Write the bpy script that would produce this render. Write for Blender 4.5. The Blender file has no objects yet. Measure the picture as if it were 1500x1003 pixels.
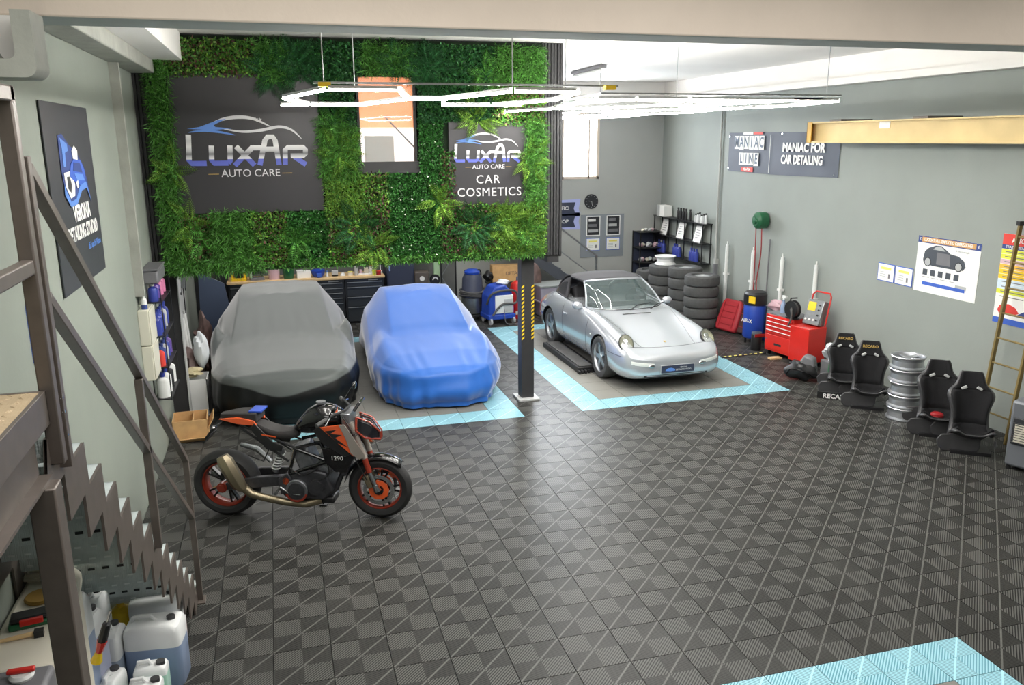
import bpy, bmesh, math, random
import numpy as np
from mathutils import Vector, Matrix
SC = bpy.context.scene
COL = SC.collection
PI = math.pi
rnd = random.Random(7)

# ------------------------------------------------------------ camera
cam = bpy.data.objects.new('camera', bpy.data.cameras.new('camera')); COL.objects.link(cam)
cam.data.sensor_width = 36; cam.data.lens = 1203.19 * 36 / 1500; cam.data.clip_start = 0.05
_p, _y, _r = 0.243183, -0.275985, 0.0061816
_Z = np.array([[math.cos(_y), -math.sin(_y), 0], [math.sin(_y), math.cos(_y), 0], [0, 0, 1]])
_A = np.array([[1, 0, 0], [0, math.cos(_p), -math.sin(_p)], [0, math.sin(_p), math.cos(_p)]]).T
_R = np.array([[math.cos(_r), 0, math.sin(_r)], [0, 1, 0], [-math.sin(_r), 0, math.cos(_r)]])
_M = _Z @ _A @ _R
cam.matrix_world = Matrix([[_M[0][0], _M[0][2], -_M[0][1], 0], [_M[1][0], _M[1][2], -_M[1][1], 0],
                           [_M[2][0], _M[2][2], -_M[2][1], 3.547], [0, 0, 0, 1]])
SC.camera = cam
def in_view(x, y, z, m=40):
    d = np.array([x, y, z - 3.547]) @ _M
    return d[1] > .3 and -m < 750 + 1203 * d[0] / d[1] < 1500 + m and -m < 501 - 1203 * d[2] / d[1] < 1003 + m

# ------------------------------------------------------------ world, exposure, area lamps
w = bpy.data.worlds.new('sky'); SC.world = w; w.use_nodes = True
w.node_tree.nodes['Background'].inputs[0].default_value = (.82, .9, 1, 1)
w.node_tree.nodes['Background'].inputs[1].default_value = 8.0
vs = SC.view_settings
vs.view_transform = 'Standard'; vs.look = 'None'; vs.exposure = 0.3; vs.gamma = 1; vs.use_curve_mapping = False
def area(name, loc, sx, sy, power, col=(1, .97, .93), rot=(0, 0, 0)):
    l = bpy.data.lights.new(name, 'AREA'); l.shape = 'RECTANGLE'; l.size = sx; l.size_y = sy; l.energy = power; l.color = col
    o = bpy.data.objects.new(name, l); o.location = loc; o.rotation_euler = rot; COL.objects.link(o); return o
area('ceiling_lamp_light', (1.4, 2.2, 4.7), 5.0, 3.0, 165)
area('ceiling_lamp_light', (6.2, 2.4, 4.7), 3.0, 3.0, 70)
area('uplight_fill', (1.3, 7.0, 3.93), 2.2, 2.6, 20, rot=(math.pi, 0, 0))  # upward fill added to whiten the ceiling, no separate fitting
area('uplight_fill', (4.2, 10.0, 3.93), 2.4, 5.6, 66, rot=(math.pi, 0, 0))  # second added fill, aimed up above the larger lamp
area('window_daylight', (5.89, 17.3, 3.39), 1.9, 1.36, 190, (.9, .95, 1), rot=(-math.pi / 2, 0, 0))
area('canopy_lamp_light', (0.0, 12.2, 2.26), 2.6, 2.6, 42)
area('canopy_lamp_light', (2.3, 12.2, 2.26), 1.6, 2.6, 34)
area('canopy_lamp_light', (1.0, 15.6, 2.26), 4.4, .5, 34)

# ------------------------------------------------------------ colour and materials
def lin(c):
    r = [((v / 255 + .055) / 1.055) ** 2.4 if v / 255 > .04045 else v / 255 / 12.92 for v in c]
    return (r[0], r[1], r[2], 1)
MATS = {}
def mat(name, c, rough=.5, metal=0., var=0., vscale=6., bump=0., bscale=40., coat=0., emit=0., alpha=1., trans=0., sheen=0., island=0., spec=.5):
    """plain colour in sRGB 0-255, broken up by noise (var) and fine relief (bump)"""
    if name in MATS: return MATS[name]
    m = bpy.data.materials.new(name); m.use_nodes = True; MATS[name] = m
    nt = m.node_tree; b = nt.nodes['Principled BSDF']; I = b.inputs
    I['Base Color'].default_value = lin(c); I['Roughness'].default_value = rough; I['Metallic'].default_value = metal
    I['Specular IOR Level'].default_value = spec
    if coat: I['Coat Weight'].default_value = coat; I['Coat Roughness'].default_value = .04
    if emit: I['Emission Color'].default_value = lin(c); I['Emission Strength'].default_value = emit
    if alpha < 1: I['Alpha'].default_value = alpha
    if trans: I['Transmission Weight'].default_value = trans
    if sheen: I['Sheen Weight'].default_value = sheen; I['Sheen Roughness'].default_value = .4
    if var or island:
        tc = nt.nodes.new('ShaderNodeTexCoord')
        hs = nt.nodes.new('ShaderNodeHueSaturation'); hs.inputs['Color'].default_value = lin(c)
        mr = nt.nodes.new('ShaderNodeMapRange')
        a = max(var, island)
        mr.inputs[1].default_value = .3 if not island else 0; mr.inputs[2].default_value = .7 if not island else 1
        mr.inputs[3].default_value = 1 - a; mr.inputs[4].default_value = 1 + a
        if island:
            g = nt.nodes.new('ShaderNodeNewGeometry'); nt.links.new(g.outputs['Random Per Island'], mr.inputs[0])
        else:
            n = nt.nodes.new('ShaderNodeTexNoise'); n.inputs['Scale'].default_value = vscale; n.inputs['Detail'].default_value = 5
            nt.links.new(tc.outputs['Object'], n.inputs['Vector']); nt.links.new(n.outputs['Fac'], mr.inputs[0])
        nt.links.new(mr.outputs[0], hs.inputs['Value']); nt.links.new(hs.outputs[0], I['Base Color'])
    if bump:
        tc = nt.nodes.new('ShaderNodeTexCoord'); n = nt.nodes.new('ShaderNodeTexNoise'); n.inputs['Scale'].default_value = bscale
        n.inputs['Detail'].default_value = 4
        bp = nt.nodes.new('ShaderNodeBump'); bp.inputs['Strength'].default_value = bump; bp.inputs['Distance'].default_value = .01
        nt.links.new(tc.outputs['Object'], n.inputs['Vector']); nt.links.new(n.outputs['Fac'], bp.inputs['Height'])
        nt.links.new(bp.outputs[0], I['Normal'])
    return m
def M(k): return MATS[k]
# shared palette
mat('black_metal', (38, 39, 41), .45, .3, var=.1); mat('black_plastic', (28, 28, 30), .45, var=.12); mat('black_gloss', (14, 14, 16), .15, coat=.5)
mat('rubber', (78, 78, 78), .8, var=.12, vscale=20, bump=.3, bscale=120); mat('dark_fabric', (26, 26, 29), .95, bump=.4, bscale=300, sheen=.1)
mat('white', (232, 232, 230), .5); mat('white_plastic', (226, 228, 226), .35, var=.03); mat('chrome', (200, 202, 206), .18, 1.)
mat('alloy', (186, 189, 194), .3, .8); mat('steel', (150, 154, 156), .35, .9, var=.12, vscale=20); mat('galvanised', (146, 158, 160), .42, .55, var=.14, vscale=18, bump=.1)
mat('red_paint', (205, 40, 32), .35, coat=.3, var=.05); mat('red_leather', (150, 26, 32), .5, var=.1, bump=.15); mat('blue_plastic', (35, 70, 168), .4, var=.06)
mat('cardboard', (196, 158, 108), .85, var=.12, vscale=9); mat('yellow', (238, 200, 40), .45); mat('green', (30, 92, 58), .4, var=.1)
mat('brown_steel', (100, 92, 86), .42, .35, var=.1, vscale=14); mat('orange', (232, 92, 34), .35, coat=.4); mat('paper', (238, 238, 234), .7)
mat('navy_print', (46, 66, 128), .6); mat('blue_print', (58, 96, 190), .6); mat('dark_print', (40, 42, 46), .55); mat('red_print', (214, 60, 50), .6)
mat('wood', (222, 190, 140), .5, var=.12, vscale=12); mat('grey_plastic', (112, 112, 116), .5, var=.06); mat('light_grey', (178, 180, 180), .5)
mat('glass', (200, 215, 215), .03, trans=1.); mat('gold_print', (190, 160, 90), .45, .4)

# ------------------------------------------------------------ mesh building
class B:
    def __init__(s): s.v = []; s.f = []; s.m = []
    def add(s, vs, fs, m=0):
        o = len(s.v); s.v += [tuple(v) for v in vs]; s.f += [tuple(i + o for i in f) for f in fs]; s.m += [m] * len(fs); return s
    def box(s, x0, x1, y0, y1, z0, z1, m=0):
        return s.add([(x0, y0, z0), (x1, y0, z0), (x1, y1, z0), (x0, y1, z0), (x0, y0, z1), (x1, y0, z1), (x1, y1, z1), (x0, y1, z1)],
                     [(0, 3, 2, 1), (4, 5, 6, 7), (0, 1, 5, 4), (1, 2, 6, 5), (2, 3, 7, 6), (3, 0, 4, 7)], m)
    def obox(s, c, size, rot=(0, 0, 0), m=0):
        from mathutils import Euler
        E = Euler(rot).to_matrix(); c = Vector(c); h = [a / 2 for a in size]
        vs = [c + E @ Vector((sx * h[0], sy * h[1], sz * h[2])) for sz in (-1, 1) for sx, sy in ((-1, -1), (1, -1), (1, 1), (-1, 1))]
        return s.add(vs, [(0, 3, 2, 1), (4, 5, 6, 7), (0, 1, 5, 4), (1, 2, 6, 5), (2, 3, 7, 6), (3, 0, 4, 7)], m)
    def bar(s, p, q, a, b=None, m=0, up=(0, 0, 1)):
        """rectangular bar from p to q, a wide and b high"""
        b = b or a; p, q = Vector(p), Vector(q); d = (q - p).normalized(); u = Vector(up)
        if abs(d.dot(u)) > .99: u = Vector((0, 1, 0))
        x = d.cross(u).normalized(); z = x.cross(d).normalized()
        vs = [e + x * (sx * a / 2) + z * (sz * b / 2) for e in (p, q) for sx, sz in ((-1, -1), (1, -1), (1, 1), (-1, 1))]
        return s.add(vs, [(0, 1, 2, 3), (4, 7, 6, 5), (0, 4, 5, 1), (1, 5, 6, 2), (2, 6, 7, 3), (3, 7, 4, 0)], m)
    def tube(s, pts, r, n=8, m=0, caps=True, closed=False):
        pts = [Vector(p) for p in pts]; N = len(pts); rs = r if isinstance(r, (list, tuple)) else [r] * N
        rings = []; u = None
        for i, p in enumerate(pts):
            a = pts[i - 1] if i or closed else p; b = pts[(i + 1) % N] if i < N - 1 or closed else p
            d = (b - a).normalized()
            if u is None:
                u = Vector((0, 0, 1)) if abs(d.z) < .9 else Vector((1, 0, 0))
            u = (u - d * u.dot(d)).normalized(); w_ = d.cross(u)
            rings.append([p + (u * math.cos(2 * PI * k / n) + w_ * math.sin(2 * PI * k / n)) * rs[i] for k in range(n)])
        vs = [v for rg in rings for v in rg]; fs = []
        for i in range(N if closed else N - 1):
            j = (i + 1) % N
            for k in range(n): fs.append((i * n + k, i * n + (k + 1) % n, j * n + (k + 1) % n, j * n + k))
        if caps and not closed: fs.append(tuple(range(n))[::-1]); fs.append(tuple((N - 1) * n + k for k in range(n)))
        return s.add(vs, fs, m)
    def cyl(s, p, q, r, r2=None, n=16, m=0, caps=True): return s.tube([p, q], [r, r if r2 is None else r2], n, m, caps)
    def lathe(s, prof, c=(0, 0, 0), axis='z', n=24, m=0, a0=0, a1=2 * PI):
        full = abs(a1 - a0 - 2 * PI) < 1e-6; K = n if full else n + 1; vs = []; fs = []
        for r, h in prof:
            for k in range(K):
                t = a0 + (a1 - a0) * k / n; x, y = r * math.cos(t), r * math.sin(t)
                p = {'z': (x, y, h), 'y': (x, h, y), 'x': (h, x, y)}[axis]
                vs.append((c[0] + p[0], c[1] + p[1], c[2] + p[2]))
        for i in range(len(prof) - 1):
            for k in range(n):
                k2 = (k + 1) % K
                fs.append((i * K + k, i * K + k2, (i + 1) * K + k2, (i + 1) * K + k))
        return s.add(vs, fs, m)
    def disc(s, c, r, axis='z', n=20, m=0):
        return s.add([{'z': (c[0] + r * math.cos(2 * PI * k / n), c[1] + r * math.sin(2 * PI * k / n), c[2]),
                       'y': (c[0] + r * math.cos(2 * PI * k / n), c[1], c[2] + r * math.sin(2 * PI * k / n)),
                       'x': (c[0], c[1] + r * math.cos(2 * PI * k / n), c[2] + r * math.sin(2 * PI * k / n))}[axis] for k in range(n)], [tuple(range(n))], m)
    def prism(s, poly, a, b, axis='y', m=0):
        """polygon in the plane across axis, extruded from a to b"""
        f = {'y': lambda p, t: (p[0], t, p[1]), 'x': lambda p, t: (t, p[0], p[1]), 'z': lambda p, t: (p[0], p[1], t)}[axis]
        n = len(poly); vs = [f(p, a) for p in poly] + [f(p, b) for p in poly]
        return s.add(vs, [tuple(range(n)), tuple(range(2 * n - 1, n - 1, -1))] + [(i, i + n, (i + 1) % n + n, (i + 1) % n) for i in range(n)], m)
    def ell(s, c, r, n=14, h=8, m=0):
        vs = []; fs = []
        for i in range(h + 1):
            t = PI * i / h
            for k in range(n):
                a = 2 * PI * k / n
                vs.append((c[0] + r[0] * math.sin(t) * math.cos(a), c[1] + r[1] * math.sin(t) * math.sin(a), c[2] + r[2] * math.cos(t)))
        for i in range(h):
            for k in range(n): fs.append((i * n + k, (i + 1) * n + k, (i + 1) * n + (k + 1) % n, i * n + (k + 1) % n))
        return s.add(vs, fs, m)
    def loft(s, secs, m=0, caps=True, closed=True):
        n = len(secs[0]); vs = [p for sc in secs for p in sc]; fs = []
        for i in range(len(secs) - 1):
            for k in range(n if closed else n - 1):
                fs.append((i * n + k, i * n + (k + 1) % n, (i + 1) * n + (k + 1) % n, (i + 1) * n + k))
        if caps: fs.append(tuple(range(n))[::-1]); fs.append(tuple((len(secs) - 1) * n + k for k in range(n)))
        return s.add(vs, fs, m)
    def mesh(s, name, mats, smooth=35):
        me = bpy.data.meshes.new(name); me.from_pydata(s.v, [], s.f)
        if not isinstance(mats, (list, tuple)): mats = [mats]
        for k in mats: me.materials.append(MATS[k] if isinstance(k, str) else k)
        if len(mats) > 1: me.polygons.foreach_set('material_index', s.m)
        bm = bmesh.new(); bm.from_mesh(me); bmesh.ops.recalc_face_normals(bm, faces=bm.faces); bm.to_mesh(me); bm.free()
        if smooth:
            me.shade_smooth(); me.set_sharp_from_angle(angle=math.radians(smooth))
        me.update(); return me
    def obj(s, name, mats, parent=None, loc=None, rot=None, smooth=35, bevel=0, label=None, sub=0):
        o = bpy.data.objects.new(name, s.mesh(name, mats, smooth)); COL.objects.link(o)
        if parent: o.parent = parent
        if loc: o.location = loc
        if rot: o.rotation_euler = rot
        if sub: md = o.modifiers.new('s', 'SUBSURF'); md.levels = md.render_levels = sub
        if bevel:
            md = o.modifiers.new('b', 'BEVEL'); md.width = bevel; md.segments = 2; md.limit_method = 'ANGLE'; md.harden_normals = False
        if label: o['label'] = label
        return o
def tag(o, label, cat, group=None, kind=None):
    o['label'] = label; o['category'] = cat
    if group: o['group'] = group
    if kind: o['kind'] = kind
    return o
def thing(name, label, cat, loc=(0, 0, 0), rz=0, group=None, rot=None):
    o = bpy.data.objects.new(name, None); o.empty_display_size = .1; COL.objects.link(o); o.location = loc
    o.rotation_euler = rot or (0, 0, rz); return tag(o, label, cat, group)
def struct(o): o['kind'] = 'structure'; return o
def dup(root, loc, rz=None, label=None, rot=None, scale=None):
    def cp(o, par):
        c = o.copy(); COL.objects.link(c)
        if par: c.parent = par
        for ch in o.children: cp(ch, c)
        return c
    r = cp(root, None); r.location = loc
    if rz is not None: r.rotation_euler = (0, 0, rz)
    if rot: r.rotation_euler = rot
    if label: r['label'] = label
    if scale: r.scale = scale
    return r
def text(name, s, size, mats, parent, loc, rot, ext=.002, shear=0, align='CENTER', sx=1, bold=0, spacing=1):
    cu = bpy.data.curves.new(name, 'FONT'); cu.body = s; cu.size = size; cu.extrude = ext; cu.align_x = align; cu.align_y = 'CENTER'
    cu.shear = shear; cu.offset = bold; cu.resolution_u = 3; cu.space_character = spacing; cu.space_line = .9
    t = bpy.data.objects.new('tmp', cu); COL.objects.link(t)
    me = bpy.data.meshes.new_from_object(t.evaluated_get(bpy.context.evaluated_depsgraph_get()))
    bpy.data.objects.remove(t); me.materials.clear(); me.materials.append(MATS[mats])
    o = bpy.data.objects.new(name, me); COL.objects.link(o); o.parent = parent; o.location = loc; o.rotation_euler = rot; o.scale = (sx, 1, 1)
    return o
FRONT = (PI / 2, 0, 0)            # reads from -y
RWALL = (PI / 2, 0, -PI / 2)      # on the right wall, reads from -x
LWALL = (PI / 2, 0, PI / 2)       # on the left wall, reads from +x
# ------------------------------------------------------------ floor
def floor_mat(name, smooth_tile=False, hi=(89, 89, 86), lo=(32, 32, 32), flat=(52, 52, 50)):
    m = bpy.data.materials.new(name); m.use_nodes = True; MATS[name] = m
    nt = m.node_tree; N = nt.nodes; L = nt.links; b = N['Principled BSDF']
    def math_(op, a, bb=None, cl=False):
        n = N.new('ShaderNodeMath'); n.operation = op; n.use_clamp = cl
        for i, v in enumerate((a, bb)):
            if v is None: continue
            if isinstance(v, (int, float)): n.inputs[i].default_value = v
            else: L.new(v, n.inputs[i])
        return n.outputs[0]
    def mix(f, a, c):
        n = N.new('ShaderNodeMix'); n.data_type = 'RGBA'
        if isinstance(f, (int, float)): n.inputs[0].default_value = f
        else: L.new(f, n.inputs[0])
        for i, v in ((6, a), (7, c)):
            if isinstance(v, tuple): n.inputs[i].default_value = v
            else: L.new(v, n.inputs[i])
        return n.outputs[2]
    g = N.new('ShaderNodeNewGeometry'); sp = N.new('ShaderNodeSeparateXYZ'); L.new(g.outputs['Position'], sp.inputs[0])
    noise = N.new('ShaderNodeTexNoise'); noise.inputs['Scale'].default_value = 1.3; noise.inputs['Detail'].default_value = 6; L.new(g.outputs['Position'], noise.inputs['Vector'])
    b.inputs['Roughness'].default_value = .38; b.inputs['Specular IOR Level'].default_value = .13
    if smooth_tile:
        hs = N.new('ShaderNodeHueSaturation'); hs.inputs['Color'].default_value = lin(flat)
        L.new(math_('ADD', math_('MULTIPLY', noise.outputs[0], .5), .75), hs.inputs['Value']); L.new(hs.outputs[0], b.inputs['Base Color']); return m
    fx = math_('DIVIDE', math_('ADD', sp.outputs[0], .4450), .2); fy = math_('DIVIDE', math_('SUBTRACT', sp.outputs[1], 7.6166), .2)
    par = math_('FLOORED_MODULO', math_('ADD', math_('FLOOR', fx), math_('FLOOR', fy)), 2)     # 0: ribs across, 1: ribs along
    s1 = math_('FRACT', math_('MULTIPLY', math_('SUBTRACT', fx, fy), 8)); s2 = math_('FRACT', math_('MULTIPLY', math_('ADD', fx, fy), 8))
    r1 = math_('GREATER_THAN', s1, .45); r2 = math_('GREATER_THAN', s2, .3)
    c1 = mix(r1, lin(lo), lin(hi)); c0 = mix(r2, lin([v * .8 + 4 for v in lo]), lin(flat))  # view-dependent light and dark of the ribs painted in as quadrant tones
    # bright spine on the diagonal of each "across" quadrant
    dg = math_('ABSOLUTE', math_('SUBTRACT', math_('FRACT', fx), math_('FRACT', fy)))
    c0 = mix(math_('LESS_THAN', dg, .045), c0, lin([min(255, v * 1.08) for v in hi]))
    col = mix(par, c0, c1)
    # seams round each quadrant
    ex = math_('ABSOLUTE', math_('SUBTRACT', math_('FRACT', fx), .5)); ey = math_('ABSOLUTE', math_('SUBTRACT', math_('FRACT', fy), .5))
    edge = math_('GREATER_THAN', math_('MAXIMUM', ex, ey), .485)
    col = mix(math_('MULTIPLY', edge, .25), col, lin([v * .6 for v in lo]))
    # scuffs and dust
    dust = math_('MULTIPLY', math_('SUBTRACT', noise.outputs[0], .45), 1.6, True)
    col = mix(math_('MULTIPLY', dust, .35), col, lin([min(255, v * 1.05) for v in hi]))
    L.new(col, b.inputs['Base Color'])
    bp = N.new('ShaderNodeBump'); bp.inputs['Strength'].default_value = .35; bp.inputs['Distance'].default_value = .004
    hgt = math_('ADD', math_('MULTIPLY', par, r1), math_('MULTIPLY', math_('SUBTRACT', 1, par), r2)); L.new(hgt, bp.inputs['Height'])
    L.new(bp.outputs[0], b.inputs['Normal'])
    return m
floor_mat('ribbed_tile'); floor_mat('cyan_tile', hi=(156, 200, 212), lo=(84, 140, 154), flat=(150, 196, 208)); floor_mat('smooth_tile', True, flat=(126, 125, 120))
mat('screed', (62, 62, 60), .9)
floor = struct(B().box(-1.6, 8.6, -5, 17.5, -.12, -.02).obj('floor', 'screed'))
def tile_builder(bb, x, y):
    g, c = .0006, .002
    a, d = x + g, x + .4 - g; e, f = y + g, y + .4 - g
    bb.add([(a, e, -.02), (d, e, -.02), (d, f, -.02), (a, f, -.02), (a + c, e + c, 0), (d - c, e + c, 0), (d - c, f - c, 0), (a + c, f - c, 0)],
           [(4, 5, 6, 7), (0, 1, 5, 4), (1, 2, 6, 5), (2, 3, 7, 6), (3, 0, 4, 7)])
rings = [(3.755, 6.955, 9.816, 15.016), (-.245, 2.955, 9.816, 15.016), (-.245, 4.555, 1.016, 4.216)]
def tile_kind(x, y):
    cx, cy = x + .2, y + .2
    for a, b_, c, d in rings:
        if a < cx < b_ and c < cy < d:
            return 'smooth_tile' if a + .4 < cx < b_ - .4 and c + .4 < cy < d - .4 else 'cyan_tile'
    return 'ribbed_tile'
tiles = []
for i in range(-4, 23):
    for j in range(-12, 25):
        x, y = -.245 + .4 * i, 7.8166 + .4 * j
        if x < -1.5 or x > 8.35 or y > 17.1: continue
        tiles.append((in_view(x + .2, y + .2, 0, 30), math.hypot(math.hypot(x + .2, y + .2), 3.5), x, y))
tiles.sort(key=lambda t: (not t[0], t[1]))
proto = {}
far = {}
for n, (vis, d_, x, y) in enumerate(tiles):
    k = tile_kind(x, y)
    if vis and n < 300:
        if k not in proto:
            bb = B(); tile_builder(bb, 0, 0); proto[k] = bb.mesh('floor_tile', k, 0)
        o = bpy.data.objects.new('floor_tile', proto[k]); o.location = (x, y, 0); COL.objects.link(o); o.parent = floor
    else: tile_builder(far.setdefault(k, B()), x, y)
for k, bb in far.items(): bb.obj('floor_tiles', k, floor, smooth=0)['kind'] = 'stuff'

# ------------------------------------------------------------ walls, ceiling, beams
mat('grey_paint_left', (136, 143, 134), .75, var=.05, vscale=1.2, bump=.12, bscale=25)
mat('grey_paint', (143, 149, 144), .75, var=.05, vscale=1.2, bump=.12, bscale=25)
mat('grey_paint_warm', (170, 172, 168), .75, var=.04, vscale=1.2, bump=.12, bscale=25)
mat('ceiling_paint', (238, 236, 232), .85, var=.03, vscale=1.); mat('beam_concrete', (226, 212, 197), .8, var=.04, vscale=2.5, bump=.3, bscale=14)
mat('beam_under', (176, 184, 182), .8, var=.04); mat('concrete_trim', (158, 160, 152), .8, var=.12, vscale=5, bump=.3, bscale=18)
XL, XR, YB = -1.45, 8.4, 17.2
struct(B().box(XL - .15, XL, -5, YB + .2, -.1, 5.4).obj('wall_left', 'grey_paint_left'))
rw = struct(B().box(XR, XR + .15, -5, YB + .2, -.1, 4.3).obj('wall_right', 'grey_paint'))
struct(B().box(XR - .02, XR + .15, -5, YB + .2, 4.3, 5.4).obj('trim_1', 'ceiling_paint'))
wx0, wx1, wz0, wz1 = 4.9, 6.88, 2.68, 4.1
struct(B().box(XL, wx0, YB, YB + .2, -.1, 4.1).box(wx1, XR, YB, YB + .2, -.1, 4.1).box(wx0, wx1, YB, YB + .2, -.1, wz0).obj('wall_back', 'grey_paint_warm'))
struct(B().box(XL, XR, YB - .02, YB + .2, 4.1, 5.4).obj('trim_2', 'ceiling_paint'))
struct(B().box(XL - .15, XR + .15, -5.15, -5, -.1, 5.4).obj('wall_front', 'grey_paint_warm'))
struct(B().box(XL - .15, XR + .15, -5.2, YB + .2, 5.0, 5.15).obj('ceiling', 'ceiling_paint'))
struct(B().box(XL, XR, 5.0, YB, 4.72, 5.0).obj('ceiling', 'ceiling_paint'))
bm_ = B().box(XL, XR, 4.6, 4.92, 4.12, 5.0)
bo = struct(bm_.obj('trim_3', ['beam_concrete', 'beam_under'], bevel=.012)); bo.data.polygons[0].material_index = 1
# cable duct running along the top of the right wall, and the sloped soffit below it
struct(B().box(8.2, 8.4, 5, 17.2, 4.3, 4.36).box(8.24, 8.3, 5, 17.2, 4.36, 4.4).obj('trim_4', 'ceiling_paint'))
struct(B().box(XL, -1.2, 6.2, 10.38, 4.28, 4.42).obj('trim_5', 'concrete_trim', bevel=.01))
struct(B().box(XL, -.9, 7.0, 10.4, 4.42, 4.72).obj('trim_6', 'ceiling_paint'))
# window in the back wall
wf = B()
for a, b_ in ((wx0, wx0 + .06), (5.98, 6.06), (6.62, 6.66), (wx1 - .06, wx1)): wf.box(a, b_, YB - .01, YB + .1, wz0, wz1)
wf.box(wx0, wx1, YB - .01, YB + .1, wz0, wz0 + .06).box(wx0, wx1, YB - .01, YB + .1, wz1 - .05, wz1)
mat('window_frame', (222, 206, 190), .5)
win = struct(wf.obj('window_1', 'window_frame', bevel=.004))
mat('frosted', (245, 245, 245), .35, trans=1.)
B().box(wx0, wx1, YB + .14, YB + .15, wz0, wz1).obj('pane', 'frosted', win)
# vertical conduits
struct(B().cyl((8.36, 14.58, 1.1), (8.36, 14.62, 4.3), .022).box(8.33, 8.4, 14.52, 14.6, .3, 1.2).obj('trim_7', 'grey_paint_warm'))
struct(B().cyl((XL + .04, 9.12, 1.9), (XL + .04, 9.12, 4.28), .035).box(XL, XL + .09, 9.0, 9.06, 2., 4.28).obj('trim_8', 'concrete_trim'))
# strip light on the ceiling at the back
t = thing('strip_light', 'unlit fluorescent batten on the white ceiling above the back window', 'light', (5.32, 13.9, 4.66), math.radians(88))
B().box(-.76, .76, -.06, .06, 0, .05).obj('housing', 'grey_plastic', t); B().cyl((-.74, 0, -.03), (.74, 0, -.03), .035).obj('diffuser', 'white_plastic', t)
# U-shaped concrete bracket at the top left
t = thing('wall_bracket', 'pale concrete U-shaped bracket hanging under the beam by the left wall', 'bracket', (0, 0, 0))
def ushape(x0, x1, zb, r, zt=4.12, n=6):
    p = [(x0, zt)]
    for k in range(n + 1): a = PI + PI / 2 * k / n; p.append((x0 + r + r * math.cos(a), zb + r + r * math.sin(a)))
    for k in range(n + 1): a = 1.5 * PI + PI / 2 * k / n; p.append((x1 - r * .5 + r * .5 * math.cos(a), zb + r * .5 + r * .5 * math.sin(a)))
    return p + [(x1, zt)]
po, pi_ = ushape(-1.30, -1.0, 3.83, .1), ushape(-1.2, -1.08, 3.91, .06)
bb = B(); n = len(po)
vs = [(x, y, z) for y in (4.36, 4.6) for P in (po, pi_) for x, z in P]
fs = []
for k in range(n - 1):
    fs += [(k, k + 1, n + k + 1, n + k), (2 * n + k, 3 * n + k, 3 * n + k + 1, 2 * n + k + 1), (k, 2 * n + k, 2 * n + k + 1, k + 1), (n + k, n + k + 1, 3 * n + k + 1, 3 * n + k)]
bb.add(vs, fs).obj('bracket_body', 'concrete_trim', t, smooth=50)
B().box(-1.2, -1.08, 4.58, 4.6, 3.9, 4.12).obj('backing_panel', 'ceiling_paint', t)
# ------------------------------------------------------------ mezzanine and its front
YF = 10.46
mat('facade', (46, 46, 48), .6, var=.08); mat('mez_wall', (116, 118, 116), .8, var=.05)
mez = struct(B().box(XL, 3.66, YF + .06, YB, 2.3, 2.42).box(3.5, 3.66, YF + .06, YB, 2.3, 4.72).obj('trim_9', 'facade'))
fac = struct(B().box(XL, 1.0, YF, YF + .06, 2.03, 4.72).box(1.76, 3.66, YF, YF + .06, 2.03, 4.72).box(1.0, 1.76, YF, YF + .06, 2.03, 3.26)
             .box(1.0, 1.76, YF, YF + .06, 4.3, 4.72).box(XL, 3.66, YF - .0, YF + .1, 2.0, 2.05).obj('wall_mezzanine', 'facade'))
sl = B().box(0, .03, -.035, 0, 0, 2.69).mesh('slat', 'facade')
for x in [XL + .0 + .042 * i for i in range(7)] + [3.37 + .042 * i for i in range(7)]:
    o = bpy.data.objects.new('slat', sl); o.location = (x, YF, 2.03); COL.objects.link(o); o.parent = fac
B().box(3.46, 3.62, YF - .02, YF + .3, 1.93, 2.0).box(XL, -1.2, YF - .02, YF + .3, 1.95, 2.0).obj('bottom_bracket', 'facade', fac)
# pillar with hazard tape
mat('pillar_paint', (50, 50, 52), .5, var=.08)
pil = struct(B().box(3.11, 3.29, 10.5, 10.68, .03, 2.3).obj('trim_10', 'pillar_paint', bevel=.006))
B().box(3.05, 3.35, 10.42, 10.74, 0, .03).obj('base_plate', 'light_grey', pil, bevel=.004)
for sx in (3.095, 3.30):
    for k in range(14):
        z = .86 + k * .055
        B().prism([(3.112 if sx < 3.2 else 3.252, z), (3.148 if sx < 3.2 else 3.288, z + .03), (3.148 if sx < 3.2 else 3.288, z + .055), (3.112 if sx < 3.2 else 3.252, z + .025)], 10.494, 10.4995).obj('tape_stripe', 'yellow', pil, smooth=0)
# upstairs window
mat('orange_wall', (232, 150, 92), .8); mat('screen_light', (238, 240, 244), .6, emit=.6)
w2 = struct(B().box(1.0, 1.05, YF - .05, YF + .02, 3.2, 4.3).box(1.71, 1.76, YF - .05, YF + .02, 3.2, 4.3).box(1.0, 1.76, YF - .07, YF + .02, 3.14, 3.28)
            .box(1.0, 1.76, YF - .03, YF + .02, 4.28, 4.32).obj('window_2', 'facade', bevel=.003))
mat('clear_pane', (230, 240, 240), .02, alpha=.18, spec=.8)
B().box(1.05, 1.71, YF + .02, YF + .03, 3.28, 4.28).obj('pane', 'clear_pane', w2)
struct(B().box(-.6, 3.4, 13.0, 13.1, 2.42, 4.72).obj('wall_office', 'orange_wall'))
struct(B().box(-.6, -.5, YF + .1, 13, 2.42, 4.72).box(3.3, 3.4, YF + .1, 13, 2.42, 4.72).obj('wall_office_side', 'orange_wall'))
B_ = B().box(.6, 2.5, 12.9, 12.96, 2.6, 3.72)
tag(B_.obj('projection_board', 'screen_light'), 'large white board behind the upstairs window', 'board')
t = thing('desk_monitor', 'grey monitor standing inside the upstairs window', 'monitor', (1.42, 11.6, 3.1))
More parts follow.
